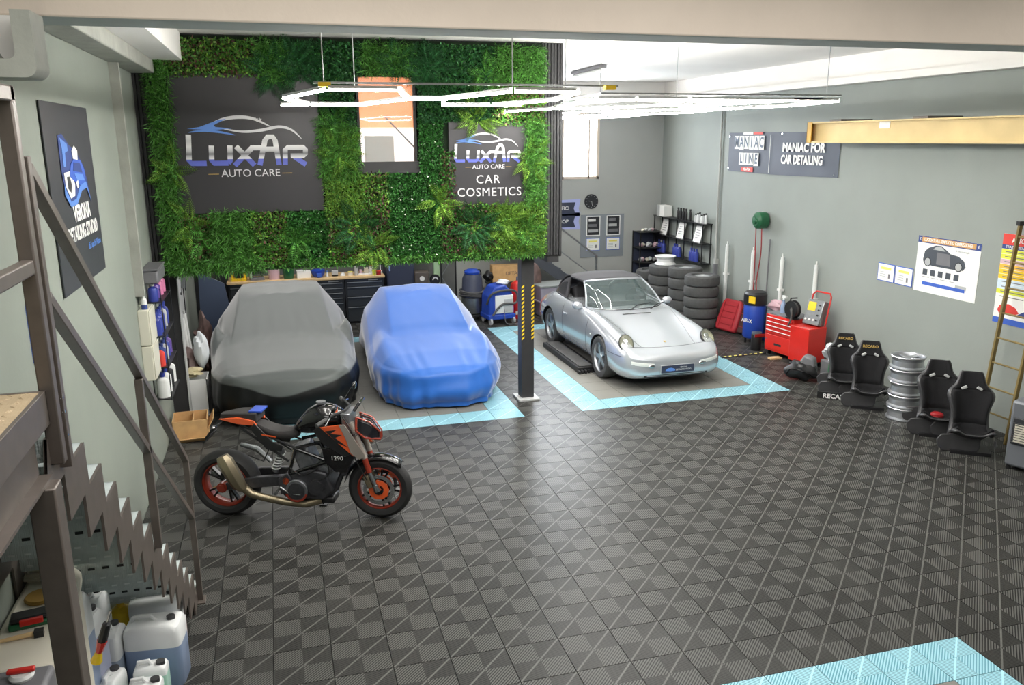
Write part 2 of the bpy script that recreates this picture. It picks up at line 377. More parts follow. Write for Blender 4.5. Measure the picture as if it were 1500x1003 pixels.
B().box(-.2, .2, 0, .04, .14, .5).obj('screen', 'light_grey', t, bevel=.01); B().box(-.03, .03, .04, .08, -.02, .2).box(-.12, .12, -.05, .12, -.08, -.02).obj('stand', 'light_grey', t)
t = thing('boom_lamp', 'thin black boom arm on a stand seen through the upstairs window', 'lamp', (2.0, 12.2, 2.42))
B().tube([(0, 0, 0), (0, 0, .95)], .012).obj('stand', 'black_metal', t); B().tube([(.06, 0, .95), (-.42, 0, 1.45)], .012).obj('arm', 'black_metal', t)
struct(B().box(-.6, 3.4, YF + .1, 13, 3.0, 3.02).obj('trim_11', 'facade')) if 0 else None
area('office_lamp_light', (1.4, 11.7, 4.65), 1.6, 1.2, 60, (1, .9, .78))

# ------------------------------------------------------------ living wall
def leaf_mat(name, c, var, rough=.5):
    m = mat(name, c, rough, island=var); m.node_tree.nodes['Principled BSDF'].inputs['Specular IOR Level'].default_value = .35; return m
leaf_mat('leaf_box', (50, 106, 44), .55); leaf_mat('leaf_lime', (112, 152, 58), .45); leaf_mat('leaf_mid', (76, 130, 54), .5)
leaf_mat('leaf_dark', (44, 92, 52), .5); leaf_mat('leaf_maroon', (96, 62, 60), .5); leaf_mat('leaf_flower', (232, 238, 220), .1); leaf_mat('leaf_blade', (82, 138, 56), .5)
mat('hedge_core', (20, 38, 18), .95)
NG = np.random.default_rng(5)
def leaves(name, mats, rect, n, ln, wd, depth, parent, droop=.2, mixp=None, y0=YF):
    """a patch of n small folded leaves standing off the wall"""
    x0, x1, z0, z1 = rect
    c = np.stack([NG.uniform(x0, x1, n), y0 - .03 - depth * NG.beta(2, 1.3, n), NG.uniform(z0, z1, n)], 1)
    a = NG.uniform(0, 2 * PI, n); tilt = NG.uniform(.1, 1.1, n)
    d = np.stack([np.cos(a) * np.cos(tilt), -np.sin(tilt), np.sin(a) * np.cos(tilt) - droop], 1); d /= np.linalg.norm(d, axis=1)[:, None]
    s = np.cross(d, NG.normal(size=(n, 3))); s /= np.linalg.norm(s, axis=1)[:, None]
    L_ = (ln * NG.uniform(.6, 1.3, n))[:, None]; W_ = (wd * NG.uniform(.7, 1.2, n))[:, None]
    nn = np.cross(d, s)
    v = np.stack([c, c + d * L_ * .5 + s * W_ * .5 + nn * L_ * .08, c + d * L_, c + d * L_ * .5 - s * W_ * .5 + nn * L_ * .08], 1).reshape(-1, 3)
    me = bpy.data.meshes.new(name); me.vertices.add(4 * n); me.vertices.foreach_set('co', v.ravel())
    me.loops.add(4 * n); me.loops.foreach_set('vertex_index', np.arange(4 * n)); me.polygons.add(n); me.polygons.foreach_set('loop_start', np.arange(n) * 4)
    for k in mats: me.materials.append(MATS[k])
    mixp = mixp or [1 / len(mats)] * len(mats)
    me.polygons.foreach_set('material_index', NG.choice(len(mats), n, p=mixp).astype(np.int32)); me.update(calc_edges=True); me.validate()
    o = bpy.data.objects.new(name, me); COL.objects.link(o); o.parent = parent; o['kind'] = 'stuff'; return o
lw = thing('living_wall', 'green wall of artificial boxwood, fern and grass panels across the mezzanine front', 'plant wall')
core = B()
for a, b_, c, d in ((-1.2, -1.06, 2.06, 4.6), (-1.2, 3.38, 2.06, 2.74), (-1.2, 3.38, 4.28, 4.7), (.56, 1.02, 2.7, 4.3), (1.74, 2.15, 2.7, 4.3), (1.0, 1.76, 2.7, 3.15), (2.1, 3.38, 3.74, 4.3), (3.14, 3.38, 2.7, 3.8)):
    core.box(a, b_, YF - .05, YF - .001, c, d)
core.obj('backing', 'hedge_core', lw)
KINDS = {'b': (['leaf_box', 'leaf_flower'], [.985, .015], .032, .022, .07), 'm': (['leaf_mid', 'leaf_maroon', 'leaf_lime'], [.5, .22, .28], .045, .024, .09),
         'l': (['leaf_lime', 'leaf_mid'], [.7, .3], .06, .012, .1), 'g': (['leaf_blade', 'leaf_mid'], [.6, .4], .10, .010, .11),
         'd': (['leaf_dark', 'leaf_box'], [.7, .3], .04, .024, .09), 'r': (['leaf_maroon', 'leaf_mid', 'leaf_box'], [.4, .35, .25], .04, .024, .08)}
P = [(-1.3, -1.06, 2.04, 4.62, 'g'),
     (-1.1, -.6, 4.25, 4.66, 'm'), (-.6, -.1, 4.26, 4.66, 'm'), (-.1, .25, 4.2, 4.66, 'g'), (.2, .62, 4.22, 4.66, 'd'), (.6, 1.1, 4.28, 4.66, 'd'), (1.1, 1.7, 4.31, 4.66, 'g'),
     (1.7, 2.2, 4.2, 4.66, 'd'), (2.2, 2.75, 4.2, 4.66, 'd'), (2.75, 3.38, 4.2, 4.66, 'g'),
     (1.76, 2.15, 3.75, 4.25, 'd'), (2.15, 2.7, 3.76, 4.2, 'd'), (2.7, 3.38, 3.72, 4.2, 'm'),
     (-1.1, -.75, 2.08, 2.7, 'r'), (-.75, -.3, 2.06, 2.74, 'g'), (-.3, .1, 2.06, 2.72, 'm'), (.1, .62, 2.06, 2.72, 'b'),
     (.56, 1.0, 3.7, 4.3, 'd'), (.54, 1.02, 3.1, 3.72, 'g'), (.58, 1.06, 2.62, 3.14, 'l'), (1.0, 1.35, 2.62, 3.14, 'm'), (.6, 1.06, 2.06, 2.66, 'm'), (1.04, 1.35, 2.06, 2.66, 'r'),
     (1.35, 1.76, 2.6, 3.14, 'b'), (1.35, 1.8, 2.06, 2.62, 'b'), (1.76, 2.06, 2.7, 3.76, 'b'), (1.8, 2.02, 2.06, 2.72, 'b'), (2.02, 2.2, 2.6, 3.4, 'r'),
     (2.0, 2.35, 2.06, 2.72, 'r'), (2.3, 2.75, 2.06, 2.74, 'm'), (2.72, 3.1, 2.06, 2.72, 'l'), (3.05, 3.4, 2.06, 2.75, 'l'), (3.12, 3.4, 2.72, 3.78, 'g')]
for a, b_, c, d, k in P:
    ms, pr, ln, wd, dp = KINDS[k]; ar = (b_ - a) * (d - c)
    leaves('foliage', ms, (a, b_, c, d), int(ar * {'b': 11000, 'm': 8500, 'l': 12000, 'g': 9500, 'd': 9000, 'r': 9000}[k]), ln, wd, dp, lw, mixp=pr, droop=.5 if k == 'g' else .15)
# overhanging blades at the bottom
leaves('foliage', ['leaf_mid', 'leaf_blade'], (-1.15, -.2, 2.02, 2.2), 1500, .11, .010, .12, lw, droop=.9)
leaves('foliage', ['leaf_blade', 'leaf_mid'], (-1.1, 3.38, 2.03, 2.12), 3600, .06, .014, .1, lw, droop=.5)
def frond(name, ln, n, m, wide=.3):
    bb = B()
    for k in range(n):
        t_ = (k + 1) / n; x = ln * t_; z = -.25 * ln * t_ * t_; w_ = wide * ln * math.sin(PI * min(1, .12 + t_ * .9)) + .01
        for s in (-1, 1):
            bb.add([(x, 0, z), (x + .015, s * w_ * .5, z + .012), (x + .05, s * w_, z - .02), (x - .012, s * w_ * .5, z + .004)], [(0, 1, 2, 3)])
    bb.tube([(0, 0, 0), (ln * .5, 0, -.06 * ln), (ln, 0, -.25 * ln)], [.004, .003, .001], 4)
    return bb.mesh(name, m, 0)
fr = [frond('fern_frond', .34, 16, 'leaf_dark', .22), frond('fern_frond', .3, 14, 'leaf_lime', .2), frond('fern_frond', .26, 12, 'leaf_mid', .26)]
for (x, z, m_, cnt) in ((.08, 4.32, 0, 9), (.35, 4.4, 0, 6), (1.55, 4.45, 0, 7), (1.9, 4.4, 0, 7), (2.6, 4.3, 2, 7), (-.85, 2.4, 2, 6), (-.35, 2.3, 2, 7), (.7, 3.75, 2, 6), (.8, 3.4, 1, 8), (.95, 2.5, 0, 7),
                        (1.15, 2.25, 1, 7), (2.0, 2.75, 1, 6), (2.45, 2.45, 0, 9), (2.85, 2.5, 1, 9), (3.15, 2.35, 2, 8), (3.2, 3.3, 1, 7), (2.5, 3.8, 1, 7), (-1.12, 3.2, 1, 5), (-1.0, 2.6, 1, 5), (.2, 2.35, 2, 6)):
    for k in range(cnt):
        o = bpy.data.objects.new('fern_frond', fr[m_]); COL.objects.link(o); o.parent = lw
        o.location = (x + rnd.uniform(-.05, .05), YF - .08, z + rnd.uniform(-.05, .05)); o.rotation_euler = (rnd.uniform(-.4, .4) + PI / 2, rnd.uniform(-.5, .4), 0)
        o.rotation_euler = (Matrix.Rotation(2 * PI * k / cnt + rnd.uniform(-.3, .3), 4, 'Y') @ Matrix.Rotation(-.55, 4, 'Z') @ Matrix.Rotation(PI / 2, 4, 'X')).to_euler()

# ------------------------------------------------------------ logo signs
mat('sign_face', (58, 57, 60), .35, .1, var=.04, vscale=1.)
def band_mat():
    """printed chrome bands with a blue foot, across the height of the lettering"""
    m = bpy.data.materials.new('logo_chrome'); m.use_nodes = True; MATS['logo_chrome'] = m; nt = m.node_tree; b = nt.nodes['Principled BSDF']
    tc = nt.nodes.new('ShaderNodeTexCoord'); sp = nt.nodes.new('ShaderNodeSeparateXYZ'); cr = nt.nodes.new('ShaderNodeValToRGB')
    nt.links.new(tc.outputs['Object'], sp.inputs[0]); nt.links.new(sp.outputs[2], cr.inputs[0]); nt.links.new(cr.outputs[0], b.inputs['Base Color'])
    e = cr.color_ramp.elements; e[0].position = 0; e[0].color = lin((96, 108, 196)); e[1].position = .205; e[1].color = lin((88, 98, 186))
    for p_, c in ((.215, (226, 226, 228)), (.28, (205, 205, 208)), (.38, (112, 112, 116)), (.48, (196, 196, 198)), (.62, (232, 232, 232)), (.8, (205, 205, 206)), (1., (236, 236, 236))):
        q = e.new(p_); q.color = lin(c)
    b.inputs['Roughness'].default_value = .4; return m
band_mat(); mat('logo_blue', (96, 140, 214), .4); mat('logo_deep', (60, 74, 158), .5); mat('logo_silver', (214, 214, 216), .4)
def stroke(bb, pts, w0, w1=None, y=-.004, th=.006, m=0):
    """flat ribbon of varying width along a 2-D path"""
    w1 = w0 if w1 is None else w1; N = len(pts); l, r = [], []
    for i, (x, z) in enumerate(pts):
        a = pts[max(i - 1, 0)]; b_ = pts[min(i + 1, N - 1)]; dx, dz = b_[0] - a[0], b_[1] - a[1]; q = math.hypot(dx, dz) or 1
        t_ = i / (N - 1); w_ = (w0 + (w1 - w0) * t_) / 2 if not callable(w0) else w0(t_) / 2
        l.append((x - dz / q * w_, z + dx / q * w_)); r.append((x + dz / q * w_, z - dx / q * w_))
    for i in range(N - 1):
        bb.prism([l[i], l[i + 1], r[i + 1], r[i]], y, y - th - .0003 * (i % 2), 'y', m)
def spline(ps, n=10):
    out = []
    P_ = [ps[0]] + list(ps) + [ps[-1]]
    for i in range(1, len(P_) - 2):
        for k in range(n):
            t_ = k / n; p0, p1, p2, p3 = P_[i - 1:i + 3]
            out.append(tuple(.5 * (2 * p1[j] + (p2[j] - p0[j]) * t_ + (2 * p0[j] - 5 * p1[j] + 4 * p2[j] - p3[j]) * t_ ** 2 + (3 * p1[j] - p0[j] - 3 * p2[j] + p3[j]) * t_ ** 3) for j in range(len(p1))))
    out.append(tuple(ps[-1])); return out
def logo(parent, x, z, s):
    """s is the width of the word; coordinates follow the lettering: height of the capital L = 1"""
    u = s / 3.85; e = bpy.data.objects.new('logo', None); COL.objects.link(e); e.parent = parent; e.location = (x, 0, z); e.scale = (u, 1, u)
    sh = lambda pts: [(px + .06 * pz, pz) for px, pz in pts]
    def L_(name, polys):
        bb = B()
        for i_, p_ in enumerate(polys): stroke(bb, sh(p_), .165, y=-.004 - .002 * i_)
        return bb.obj(name, 'logo_chrome', e, smooth=0)
    k = .083
    L_('letter', [[(k, 1), (k, k + .07)], [(k, k + .11), (k + .07, k), (.62, k)]])
    L_('letter', [[(.78, .65), (.78, k + .07)], [(.78, k + .11), (.85, k), (1.3, k)], [(1.3, k), (1.36, k + .07), (1.36, .65)]])
    L_('letter', [[(1.55, .62), (2.13, 0)], [(1.5, 0), (2.05, .56)], [(2.0, .57), (2.42, .57)]])
    L_('letter', [[(2.3, 0), (2.47, .8), (2.56, .92), (2.72, .92), (2.8, .8), (2.92, 0)], [(2.4, .52), (2.84, .52)]])
    L_('letter', [[(3.12, 0), (3.12, .5), (3.2, .57), (3.72, .57), (3.78, .5), (3.78, .36), (3.72, .3), (3.3, .3)], [(3.42, .26), (3.8, .0)]])
    bb = B(); taper = lambda a: (lambda t_: a * (math.sin(PI * t_) ** .7 + .08))
    stroke(bb, spline([(.75, 1.28), (1.2, 1.47), (1.7, 1.55), (2.2, 1.5), (2.75, 1.24)]), taper(.1))
    stroke(bb, spline([(1.15, 1.2), (1.8, 1.09), (2.4, 1.13), (3.0, 1.24), (3.4, 1.14), (3.72, .84)]), taper(.09)); bb.obj('car_outline', 'logo_silver', e, smooth=0)
    bb = B(); bb.prism([(.12, 1.18), (.5, 1.24), (1.1, 1.46), (1.35, 1.5), (.95, 1.3), (1.0, 1.24), (1.5, 1.19), (.9, 1.14)], -.006, -.012)
    stroke(bb, spline([(.15, 1.07), (.6, 1.12), (1.1, 1.08), (1.6, .98)]), taper(.07)); bb.obj('car_nose', 'logo_blue', e, smooth=0)
    bb = B()
    for cx, cz, r_ in ((2.28, 1.48, .09), (2.42, 1.48, .06)):
        bb.prism([(cx + (r_ if q % 2 == 0 else r_ * .3) * math.cos(PI / 4 * q + .3), cz + (r_ if q % 2 == 0 else r_ * .3) * math.sin(PI / 4 * q + .3)) for q in range(8)], -.008, -.014)
    bb.obj('sparkle', 'logo_silver', e, smooth=0)
    for a_ in (.65, 3.0): bb = B(); stroke(bb, [(a_, -.27), (a_ + .33, -.27)], .02); bb.obj('dash', 'gold_print', e, smooth=0)
    for w__, x__ in (('AUTO', 1.53), ('CARE', 2.52)): text('small_lettering', w__, .34, 'logo_silver', e, (x__, -.006, -.26), FRONT, .003)
    return e
t = thing('logo_sign', 'large square dark logo sign on the left of the green wall reading AUTO CARE', 'sign', (-1.09, YF - .09, 2.71))
B().box(0, 1.66, 0, .03, 0, 1.58).obj('sign_panel', 'sign_face', t, bevel=.004); logo(t, .13, .55, 1.36)
t = thing('logo_sign', 'smaller dark logo sign right of the upstairs window reading CAR COSMETICS', 'sign', (2.13, YF - .09, 2.7))
B().box(0, 1.03, 0, .03, 0, 1.06).obj('sign_panel', 'sign_face', t, bevel=.004); logo(t, .06, .56, .87)
text('large_lettering', 'CAR', .15, 'logo_silver', t, (.5, -.004, .34), FRONT, .003, spacing=1.15)
text('large_lettering', 'COSMETICS', .15, 'logo_silver', t, (.52, -.004, .18), FRONT, .003, spacing=1.1)

# ------------------------------------------------------------ hexagonal LED lamps
mat('led', (255, 252, 246), .5, emit=80.)
def lamp(name, label, segs, z, drops, rail=None):
    t = thing(name, label, 'ceiling lamp', (0, 0, z))
    seen = set()
    for (a, b_) in segs:
        key = tuple(sorted(((round(a[0], 2), round(a[1], 2)), (round(b_[0], 2), round(b_[1], 2)))))
        if key in seen: continue
        seen.add(key); A_, B__ = Vector((*a, 0)), Vector((*b_, 0)); d = (B__ - A_).normalized() * .02
        tb = B().bar(A_ + d, B__ - d, .026, .014).obj('light_tube', 'led', t); B().bar(A_ + d + Vector((0, 0, .019)), B__ - d + Vector((0, 0, .019)), .03, .02).obj('tube_back', 'light_grey', tb)
    for x, y in drops: B().cyl((x, y, .03), (x, y, 4.72 - z), .004, n=5).obj('suspension_wire', 'steel', t)
    if rail:
        for p, q in rail: B().bar((*p, .05), (*q, .05), .012, .014).obj('support_rail', 'steel', t)
    return t
def hexes(cx, cy, a, hy, sx=1):
    """hexagon with flat sides across, half width a*... and half depth hy"""
    return [(cx - a * .5, cy - hy), (cx + a * .5, cy - hy), (cx + a, cy), (cx + a * .5, cy + hy), (cx - a * .5, cy + hy), (cx - a, cy)]
def ring_segs(h): return [(h[i], h[(i + 1) % 6]) for i in range(6)]
segs = ring_segs(hexes(.62, 7.1, .5, 1.25)) + ring_segs(hexes(1.92, 7.1, .5, 1.25)) + [((1.12, 7.1), (1.42, 7.1)), ((.37, 8.35), (.1, 8.45)), ((2.17, 8.35), (2.42, 8.1))]
lamp('hexagon_lamp', 'suspended honeycomb LED lamp in front of the green wall', segs, 3.87, [(.37, 5.95), (.62, 6.4), (1.7, 5.95), (2.3, 6.5)], [((.3, 5.9), (2.5, 5.9))])
for x_ in (.37, 2.42): B().box(x_ - .04, x_ + .04, 5.84, 5.90, .02, .05).obj('yellow_connector', 'yellow', bpy.data.objects['hexagon_lamp'])
segs = []
for i in range(3):
    for j in range(3):
        segs += ring_segs(hexes(3.35 + i * .78, 8.0 + j * 2.2 + (1.1 if i % 2 else 0), .52, 1.1))
segs += [((2.83, 8.0), (2.72, 6.9)), ((2.72, 6.9), (3.1, 6.9)), ((3.61, 6.9), (5.0, 6.9)), ((5.43, 8.0), (5.1, 6.9))]
lamp('hexagon_lamp', 'larger suspended honeycomb LED lamp above the silver sports car', segs, 3.87, [(2.8, 7.0), (5.1, 7.0), (3.0, 10.5), (5.3, 10.5)], [((2.75, 6.85), (5.15, 6.85)), ((2.75, 6.85), (2.75, 12.0))])
for x, y in ((1.4, 2.2), (6.2, 2.4)):
    pass
# ------------------------------------------------------------ steel staircase along the left wall
def tread_mat():
    m = mat('tread_steel', (196, 206, 206), .45, .2, var=.12, vscale=9); nt = m.node_tree; N = nt.nodes; L = nt.links; b = N['Principled BSDF']
    tc = N.new('ShaderNodeTexCoord'); mp = N.new('ShaderNodeMapping'); mp.inputs['Scale'].default_value = (30, 42, 42); mp.inputs['Rotation'].default_value = (0, 0, .6)
    v = N.new('ShaderNodeTexVoronoi'); v.inputs['Randomness'].default_value = .1; bp = N.new('ShaderNodeBump'); bp.inputs['Strength'].default_value = .8; bp.inputs['Distance'].default_value = .004
    L.new(tc.outputs['Object'], mp.inputs[0]); L.new(mp.outputs[0], v.inputs['Vector']); L.new(v.outputs['Distance'], bp.inputs['Height']); L.new(bp.outputs[0], b.inputs['Normal']); return m
tread_mat(); mat('slot_dark', (30, 34, 36), .7); mat('slot_bright', (222, 228, 228), .4)
st = thing('staircase', 'dark steel staircase with sawtooth stringer descending along the left wall', 'staircase', (0, 0, 0))
K = 14; top = [(3.01, 2.55)]
for k in range(K):
    y, z = 3.25 + .2445 * k, 2.55 - .187 * k; top += [(y, z), (y, max(z - .187, 0.02))]
for sx in (-.83, -1.445):
    vs = []; n = len(top)
    for x in (sx, sx + .012):
        vs += [(x, y, z) for y, z in top] + [(x, y - .09, max(z - .19, 0)) for y, z in top]
    fs = []
    for i in range(n - 1):
        fs += [(i, i + 1, n + i + 1, n + i), (2 * n + i, 3 * n + i, 3 * n + i + 1, 2 * n + i + 1), (i, 2 * n + i, 2 * n + i + 1, i + 1), (n + i, n + i + 1, 3 * n + i + 1, 3 * n + i)]
    B().add(vs, fs).obj('stringer', 'brown_steel', st, smooth=0)
tm = B().box(-.3, .3, -.235, 0, -.03, 0).box(-.3, .3, -.24, -.228, -.085, 0).box(-.3, .3, -.012, 0, -.06, 0).mesh('tread', 'tread_steel', 0)
sm_ = B(); [sm_.box(-.27 + .075 * i, -.235 + .075 * i, -.243, -.239, -.062, -.048) for i in range(8)]; sm_ = sm_.mesh('tread_slots', 'slot_dark', 0)
sb_ = B(); [sb_.box(-.27 + .075 * i, -.24 + .075 * i, -.243, -.239, -.062, -.052) for i in range(8)]; sb_ = sb_.mesh('tread_slots', 'slot_bright', 0)
for k in range(K):
    o = bpy.data.objects.new('tread', tm); COL.objects.link(o); o.parent = st; o.location = (-1.13, 3.25 + .2445 * k, 2.55 - .187 * k)
    s_ = bpy.data.objects.new('tread_slots', sm_ if k % 3 == 1 else sb_); COL.objects.link(s_); s_.parent = o; s_['kind'] = 'stuff'
for nm, p, q in (('post', (-.8, 3.14, 2.4), (-.8, 3.14, 3.5)), ('post', (-.8, 4.76, 1.25), (-.8, 4.76, 2.27)), ('post', (-.8, 6.31, .0), (-.8, 6.31, 1.2)),
                 ('handrail', (-.8, 3.16, 3.46), (-.8, 6.31, 1.19)), ('knee_rail', (-.8, 3.16, 3.02), (-.8, 6.31, .72))):
    B().bar(p, q, .042, .042).obj(nm, 'brown_steel', st, bevel=.003)
B().box(-.845, -.76, 6.24, 6.36, 0, .012).obj('foot_plate', 'brown_steel', st)
# landing
mat('landing_plate', (178, 158, 128), .6, .1, var=.14, vscale=7)
_m = MATS['landing_plate']; _v = MATS['tread_steel']
nt = _m.node_tree; tc = nt.nodes.new('ShaderNodeTexCoord'); mp = nt.nodes.new('ShaderNodeMapping'); mp.inputs['Scale'].default_value = (14, 34, 1); mp.inputs['Rotation'].default_value = (0, 0, .75)
vv = nt.nodes.new('ShaderNodeTexVoronoi'); vv.inputs['Randomness'].default_value = .15; bp = nt.nodes.new('ShaderNodeBump'); bp.inputs['Strength'].default_value = 1.; bp.inputs['Distance'].default_value = .006
nt.links.new(tc.outputs['Object'], mp.inputs[0]); nt.links.new(mp.outputs[0], vv.inputs['Vector']); nt.links.new(vv.outputs['Distance'], bp.inputs['Height']); nt.links.new(bp.outputs[0], nt.nodes['Principled BSDF'].inputs['Normal'])
ld = thing('landing', 'brown steel stair landing with a tan chequer plate top', 'landing', (0, 0, 0))
B().box(-1.44, -.815, -1.0, 3.0, 2.712, 2.722).obj('chequer_plate', 'landing_plate', ld)
bb = B()
for i in range(13):
    for j in range(56):
        x, y = -1.42 + .047 * i, .4 + .047 * j; a = .78 if (i + j) % 2 else -.78; c_, s_ = math.cos(a), math.sin(a)
        q4 = [(x + u * c_ - v * s_, y + u * s_ + v * c_) for u, v in ((-.017, 0), (0, -.005), (.017, 0), (0, .005))]
        bb.add([(*q, 2.722) for q in q4] + [(x, y, 2.7265)], [(0, 1, 4), (1, 2, 4), (2, 3, 4), (3, 0, 4)])
bb.obj('tread_lozenges', 'landing_plate', ld, smooth=0)['kind'] = 'stuff'
B().box(-.815, -.8, -1.0, 3.01, 2.605, 2.725).box(-1.44, -.8, 3.0, 3.012, 2.605, 2.725).obj('fascia', 'brown_steel', ld, bevel=.002)
B().box(-.845, -.835, -1, 2.93, 2.45, 2.605).box(-.885, -.795, -1, 2.93, 2.44, 2.452).obj('edge_beam', 'brown_steel', ld)
B().box(-.85, -.765, 2.82, 2.91, 0, 2.44).obj('column', 'brown_steel', ld, bevel=.006)
B().box(-.825, -.775, 3.015, 3.065, 2.45, 3.72).obj('post', 'brown_steel', ld, bevel=.006)
B().box(-.825, -.775, .2, 3.06, 3.67, 3.72).obj('top_rail', 'brown_steel', ld, bevel=.006)
B().box(-.82, -.78, .2, 3.02, 3.12, 3.17).obj('mid_rail', 'brown_steel', ld, bevel=.006)
bb = B()
for z in (2.66, 2.61, 2.52): bb.ell((-.785, 3.13, z), (.008, .012, .012), 8, 4)
bb.obj('bolts', 'chrome', ld)['kind'] = 'stuff'

# ------------------------------------------------------------ under and beside the stairs
mat('cream', (222, 216, 200), .5, var=.04, vscale=4)
t = thing('white_cabinet', 'white plastic storage cabinet below the landing with brushes on its lid', 'cabinet', (-1.2, 4.12, 0))
B().box(-.22, .02, -.36, .45, 0, 1.16).obj('body', 'cream', t, bevel=.02)
mat('cream', (222, 216, 200), .5, var=.04, vscale=4)
B().prism([(-.24, -.44), (.12, -.44), (.14, -.38), (.02, .48), (-.04, .56), (-.24, .56)], 1.16, 1.26, 'z').obj('lid', 'cream', t, bevel=.03)
mat('gold', (160, 126, 58), .4, .4)
tag(B().lathe([(0, 0), (.075, 0), (.078, .008), (.07, .018), (0, .02)]).obj('brass_lid', 'gold'), 'round brass-brown lid lying on the white cabinet', 'dish').location = (-1.31, 4.32, 1.262)  # loose round brass lid
t = thing('sponge_pad', 'green and black scrubbing pads stacked on the white cabinet', 'pad', (-1.29, 4.08, 1.262), .2)
B().box(-.1, .1, -.05, .05, 0, .03).obj('green_pad', 'green', t, bevel=.01); B().box(-.09, .09, -.04, .05, .03, .055).obj('black_pad', 'black_plastic', t, bevel=.01); B().box(-.05, .05, -.055, -.03, .02, .05).obj('red_patch', 'red_paint', t, bevel=.004)
t = thing('wooden_brush', 'wooden-handled brush on the white cabinet in front of the pads', 'brush', (-1.33, 3.94, 1.262), .15)
B().tube([(-.12, 0, .012), (.0, .0, .014), (.08, 0, .016)], [.006, .011, .012]).obj('handle', 'wood', t); B().box(.08, .12, -.02, .02, 0, .03).obj('bristles', 'black_plastic', t)
t = thing('grey_bin', 'dark grey box with a corrosive warning diamond at the bottom left corner', 'box', (-1.24, 3.6, 0))
B().box(-.19, .15, -.16, .04, 0, 1.3).obj('body', 'grey_plastic', t, bevel=.02)
lb = B().prism([(-.07, 0), (0, .07), (.07, 0), (0, -.07)], -.001, 0, 'y').obj('warning_label', 'paper', t, loc=(0.03, -.1605, 1.19), smooth=0)
B().prism([(-.062, -.004), (.062, -.004), (0, -.064)], -.0016, -.0012, 'y').obj('black_half', 'black_plastic', lb, smooth=0)
text('lettering', 'CORROSIVE', .019, 'paper', lb, (0, -.002, -.014), FRONT, 0)
t = thing('pad_brush', 'round white pad brush with a red handle on the grey box', 'brush', (-1.2, 3.56, 1.301))
B().lathe([(0, 0), (.045, 0), (.05, .012), (.04, .025), (0, .027)]).obj('pad', 'white_plastic', t); B().box(-.055, .055, -.015, .015, .027, .045).obj('handle', 'red_paint', t, bevel=.006)
mat('rope', (196, 188, 170), .9, var=.1)
tag(B().tube([(-1.36 + .1 * math.cos(a * .9) * (1 - a * .02), 4.53 + .05 * math.sin(a * .9) * (1 - a * .02), 1.275 + .0015 * a) for a in range(22)], .011, 6).obj('rope_coil', 'rope'), 'pale rope coiled on the far end of the white cabinet', 'rope')
t = thing('detail_brush', 'red and black detailing brush with yellow bristles hanging beside the landing column', 'brush', (-1.04, 4.2, 1.0), 0, rot=(.25, .35, 0))
B().tube([(0, 0, .17), (0, 0, .05)], [.02, .024]).obj('handle', 'black_plastic', t); B().tube([(0, 0, .05), (0, 0, -.03)], [.026, .018]).obj('grip', 'red_paint', t); B().tube([(0, 0, -.03), (0, 0, -.1)], [.016, .03]).obj('bristles', 'yellow', t)
B().cyl((-.0, 0, .17), (0, 0, .26), .006).obj('hook', 'chrome', t)

mat('hdpe', (224, 226, 226), .35, var=.02); mat('liq_blue', (138, 156, 186), .3); mat('liq_lilac', (178, 184, 208), .3); mat('liq_pink', (214, 196, 198), .3); mat('liq_green', (176, 216, 200), .3); mat('cap', (52, 52, 54), .5)
mat('liq_grey', (150, 162, 178), .3)
def can(label, x, y, rz, w, d, h, liquid, level=.62, z=0, col='hdpe', group='jerrycans under the stairs'):
    t = thing('jerrycan', label, 'jerrycan', (x, y, z), rz, group)
    def ringpts(w_, d_, z_, r=.18):
        pts = []; rr = min(w_, d_) * r
        for cx, cy, a0 in ((w_ / 2 - rr, d_ / 2 - rr, 0), (-w_ / 2 + rr, d_ / 2 - rr, PI / 2), (-w_ / 2 + rr, -d_ / 2 + rr, PI), (w_ / 2 - rr, -d_ / 2 + rr, 1.5 * PI)):
            for k in range(4): a = a0 + PI / 2 * k / 3; pts.append((cx + rr * math.cos(a), cy + rr * math.sin(a), z_))
        return pts
    lz = h * level
    B().loft([ringpts(w * .94, d * .94, 0), ringpts(w, d, .015), ringpts(w, d, lz)], caps=True).obj('liquid_part', liquid, t, smooth=40)
    B().loft([ringpts(w, d, lz), ringpts(w, d, h * .88), ringpts(w * .93, d * .9, h * .95), ringpts(w * .7, d * .7, h * .985)]).obj('shoulder', col, t, smooth=40)
    B().cyl((w * .3, 0, h * .94), (w * .3, 0, h + .012), .028, n=12).obj('cap', 'cap', t, smooth=30)
    B().tube([(-w * .38, 0, h * .93), (-w * .36, 0, h + .015), (-w * .05, 0, h + .02), (w * .06, 0, h * .95)], .014, 8).obj('handle', col, t)
    return t
can('large jerrycan of grey-blue liquid nearest the open floor', -.98, 5.34, -.12, .36, .24, .46, 'liq_blue', .66)
can('large whitish jerrycan with a pink foot behind the grey-blue one', -1.02, 5.72, -.1, .34, .22, .44, 'liq_pink', .42)
can('narrow jerrycan of blue-grey liquid against the left side of the grey-blue one', -1.235, 5.3, 1.4, .2, .13, .46, 'liq_grey', .6)
can('tall jerrycan of lilac liquid beside the landing column', -1.30, 5.02, 1.35, .26, .12, .74, 'liq_lilac', .8)
can('jerrycan with clear liquid behind the tall lilac one', -1.33, 5.36, 1.4, .24, .12, .68, 'liq_lilac', .5)
can('highest jerrycan with a white shoulder beside the white cabinet', -1.32, 4.86, 1.45, .22, .14, .96, 'liq_blue', .72)
can('small pale green can in front of the large grey-blue jerrycan', -.98, 5.06, -.05, .2, .13, .31, 'liq_green', .8)
can('small pale green can at the very bottom edge of the picture', -.99, 4.88, -.05, .2, .13, .31, 'liq_green', .8)
can('small white can left of the pale green ones', -1.2, 4.98, 1.3, .2, .12, .33, 'hdpe', .6)
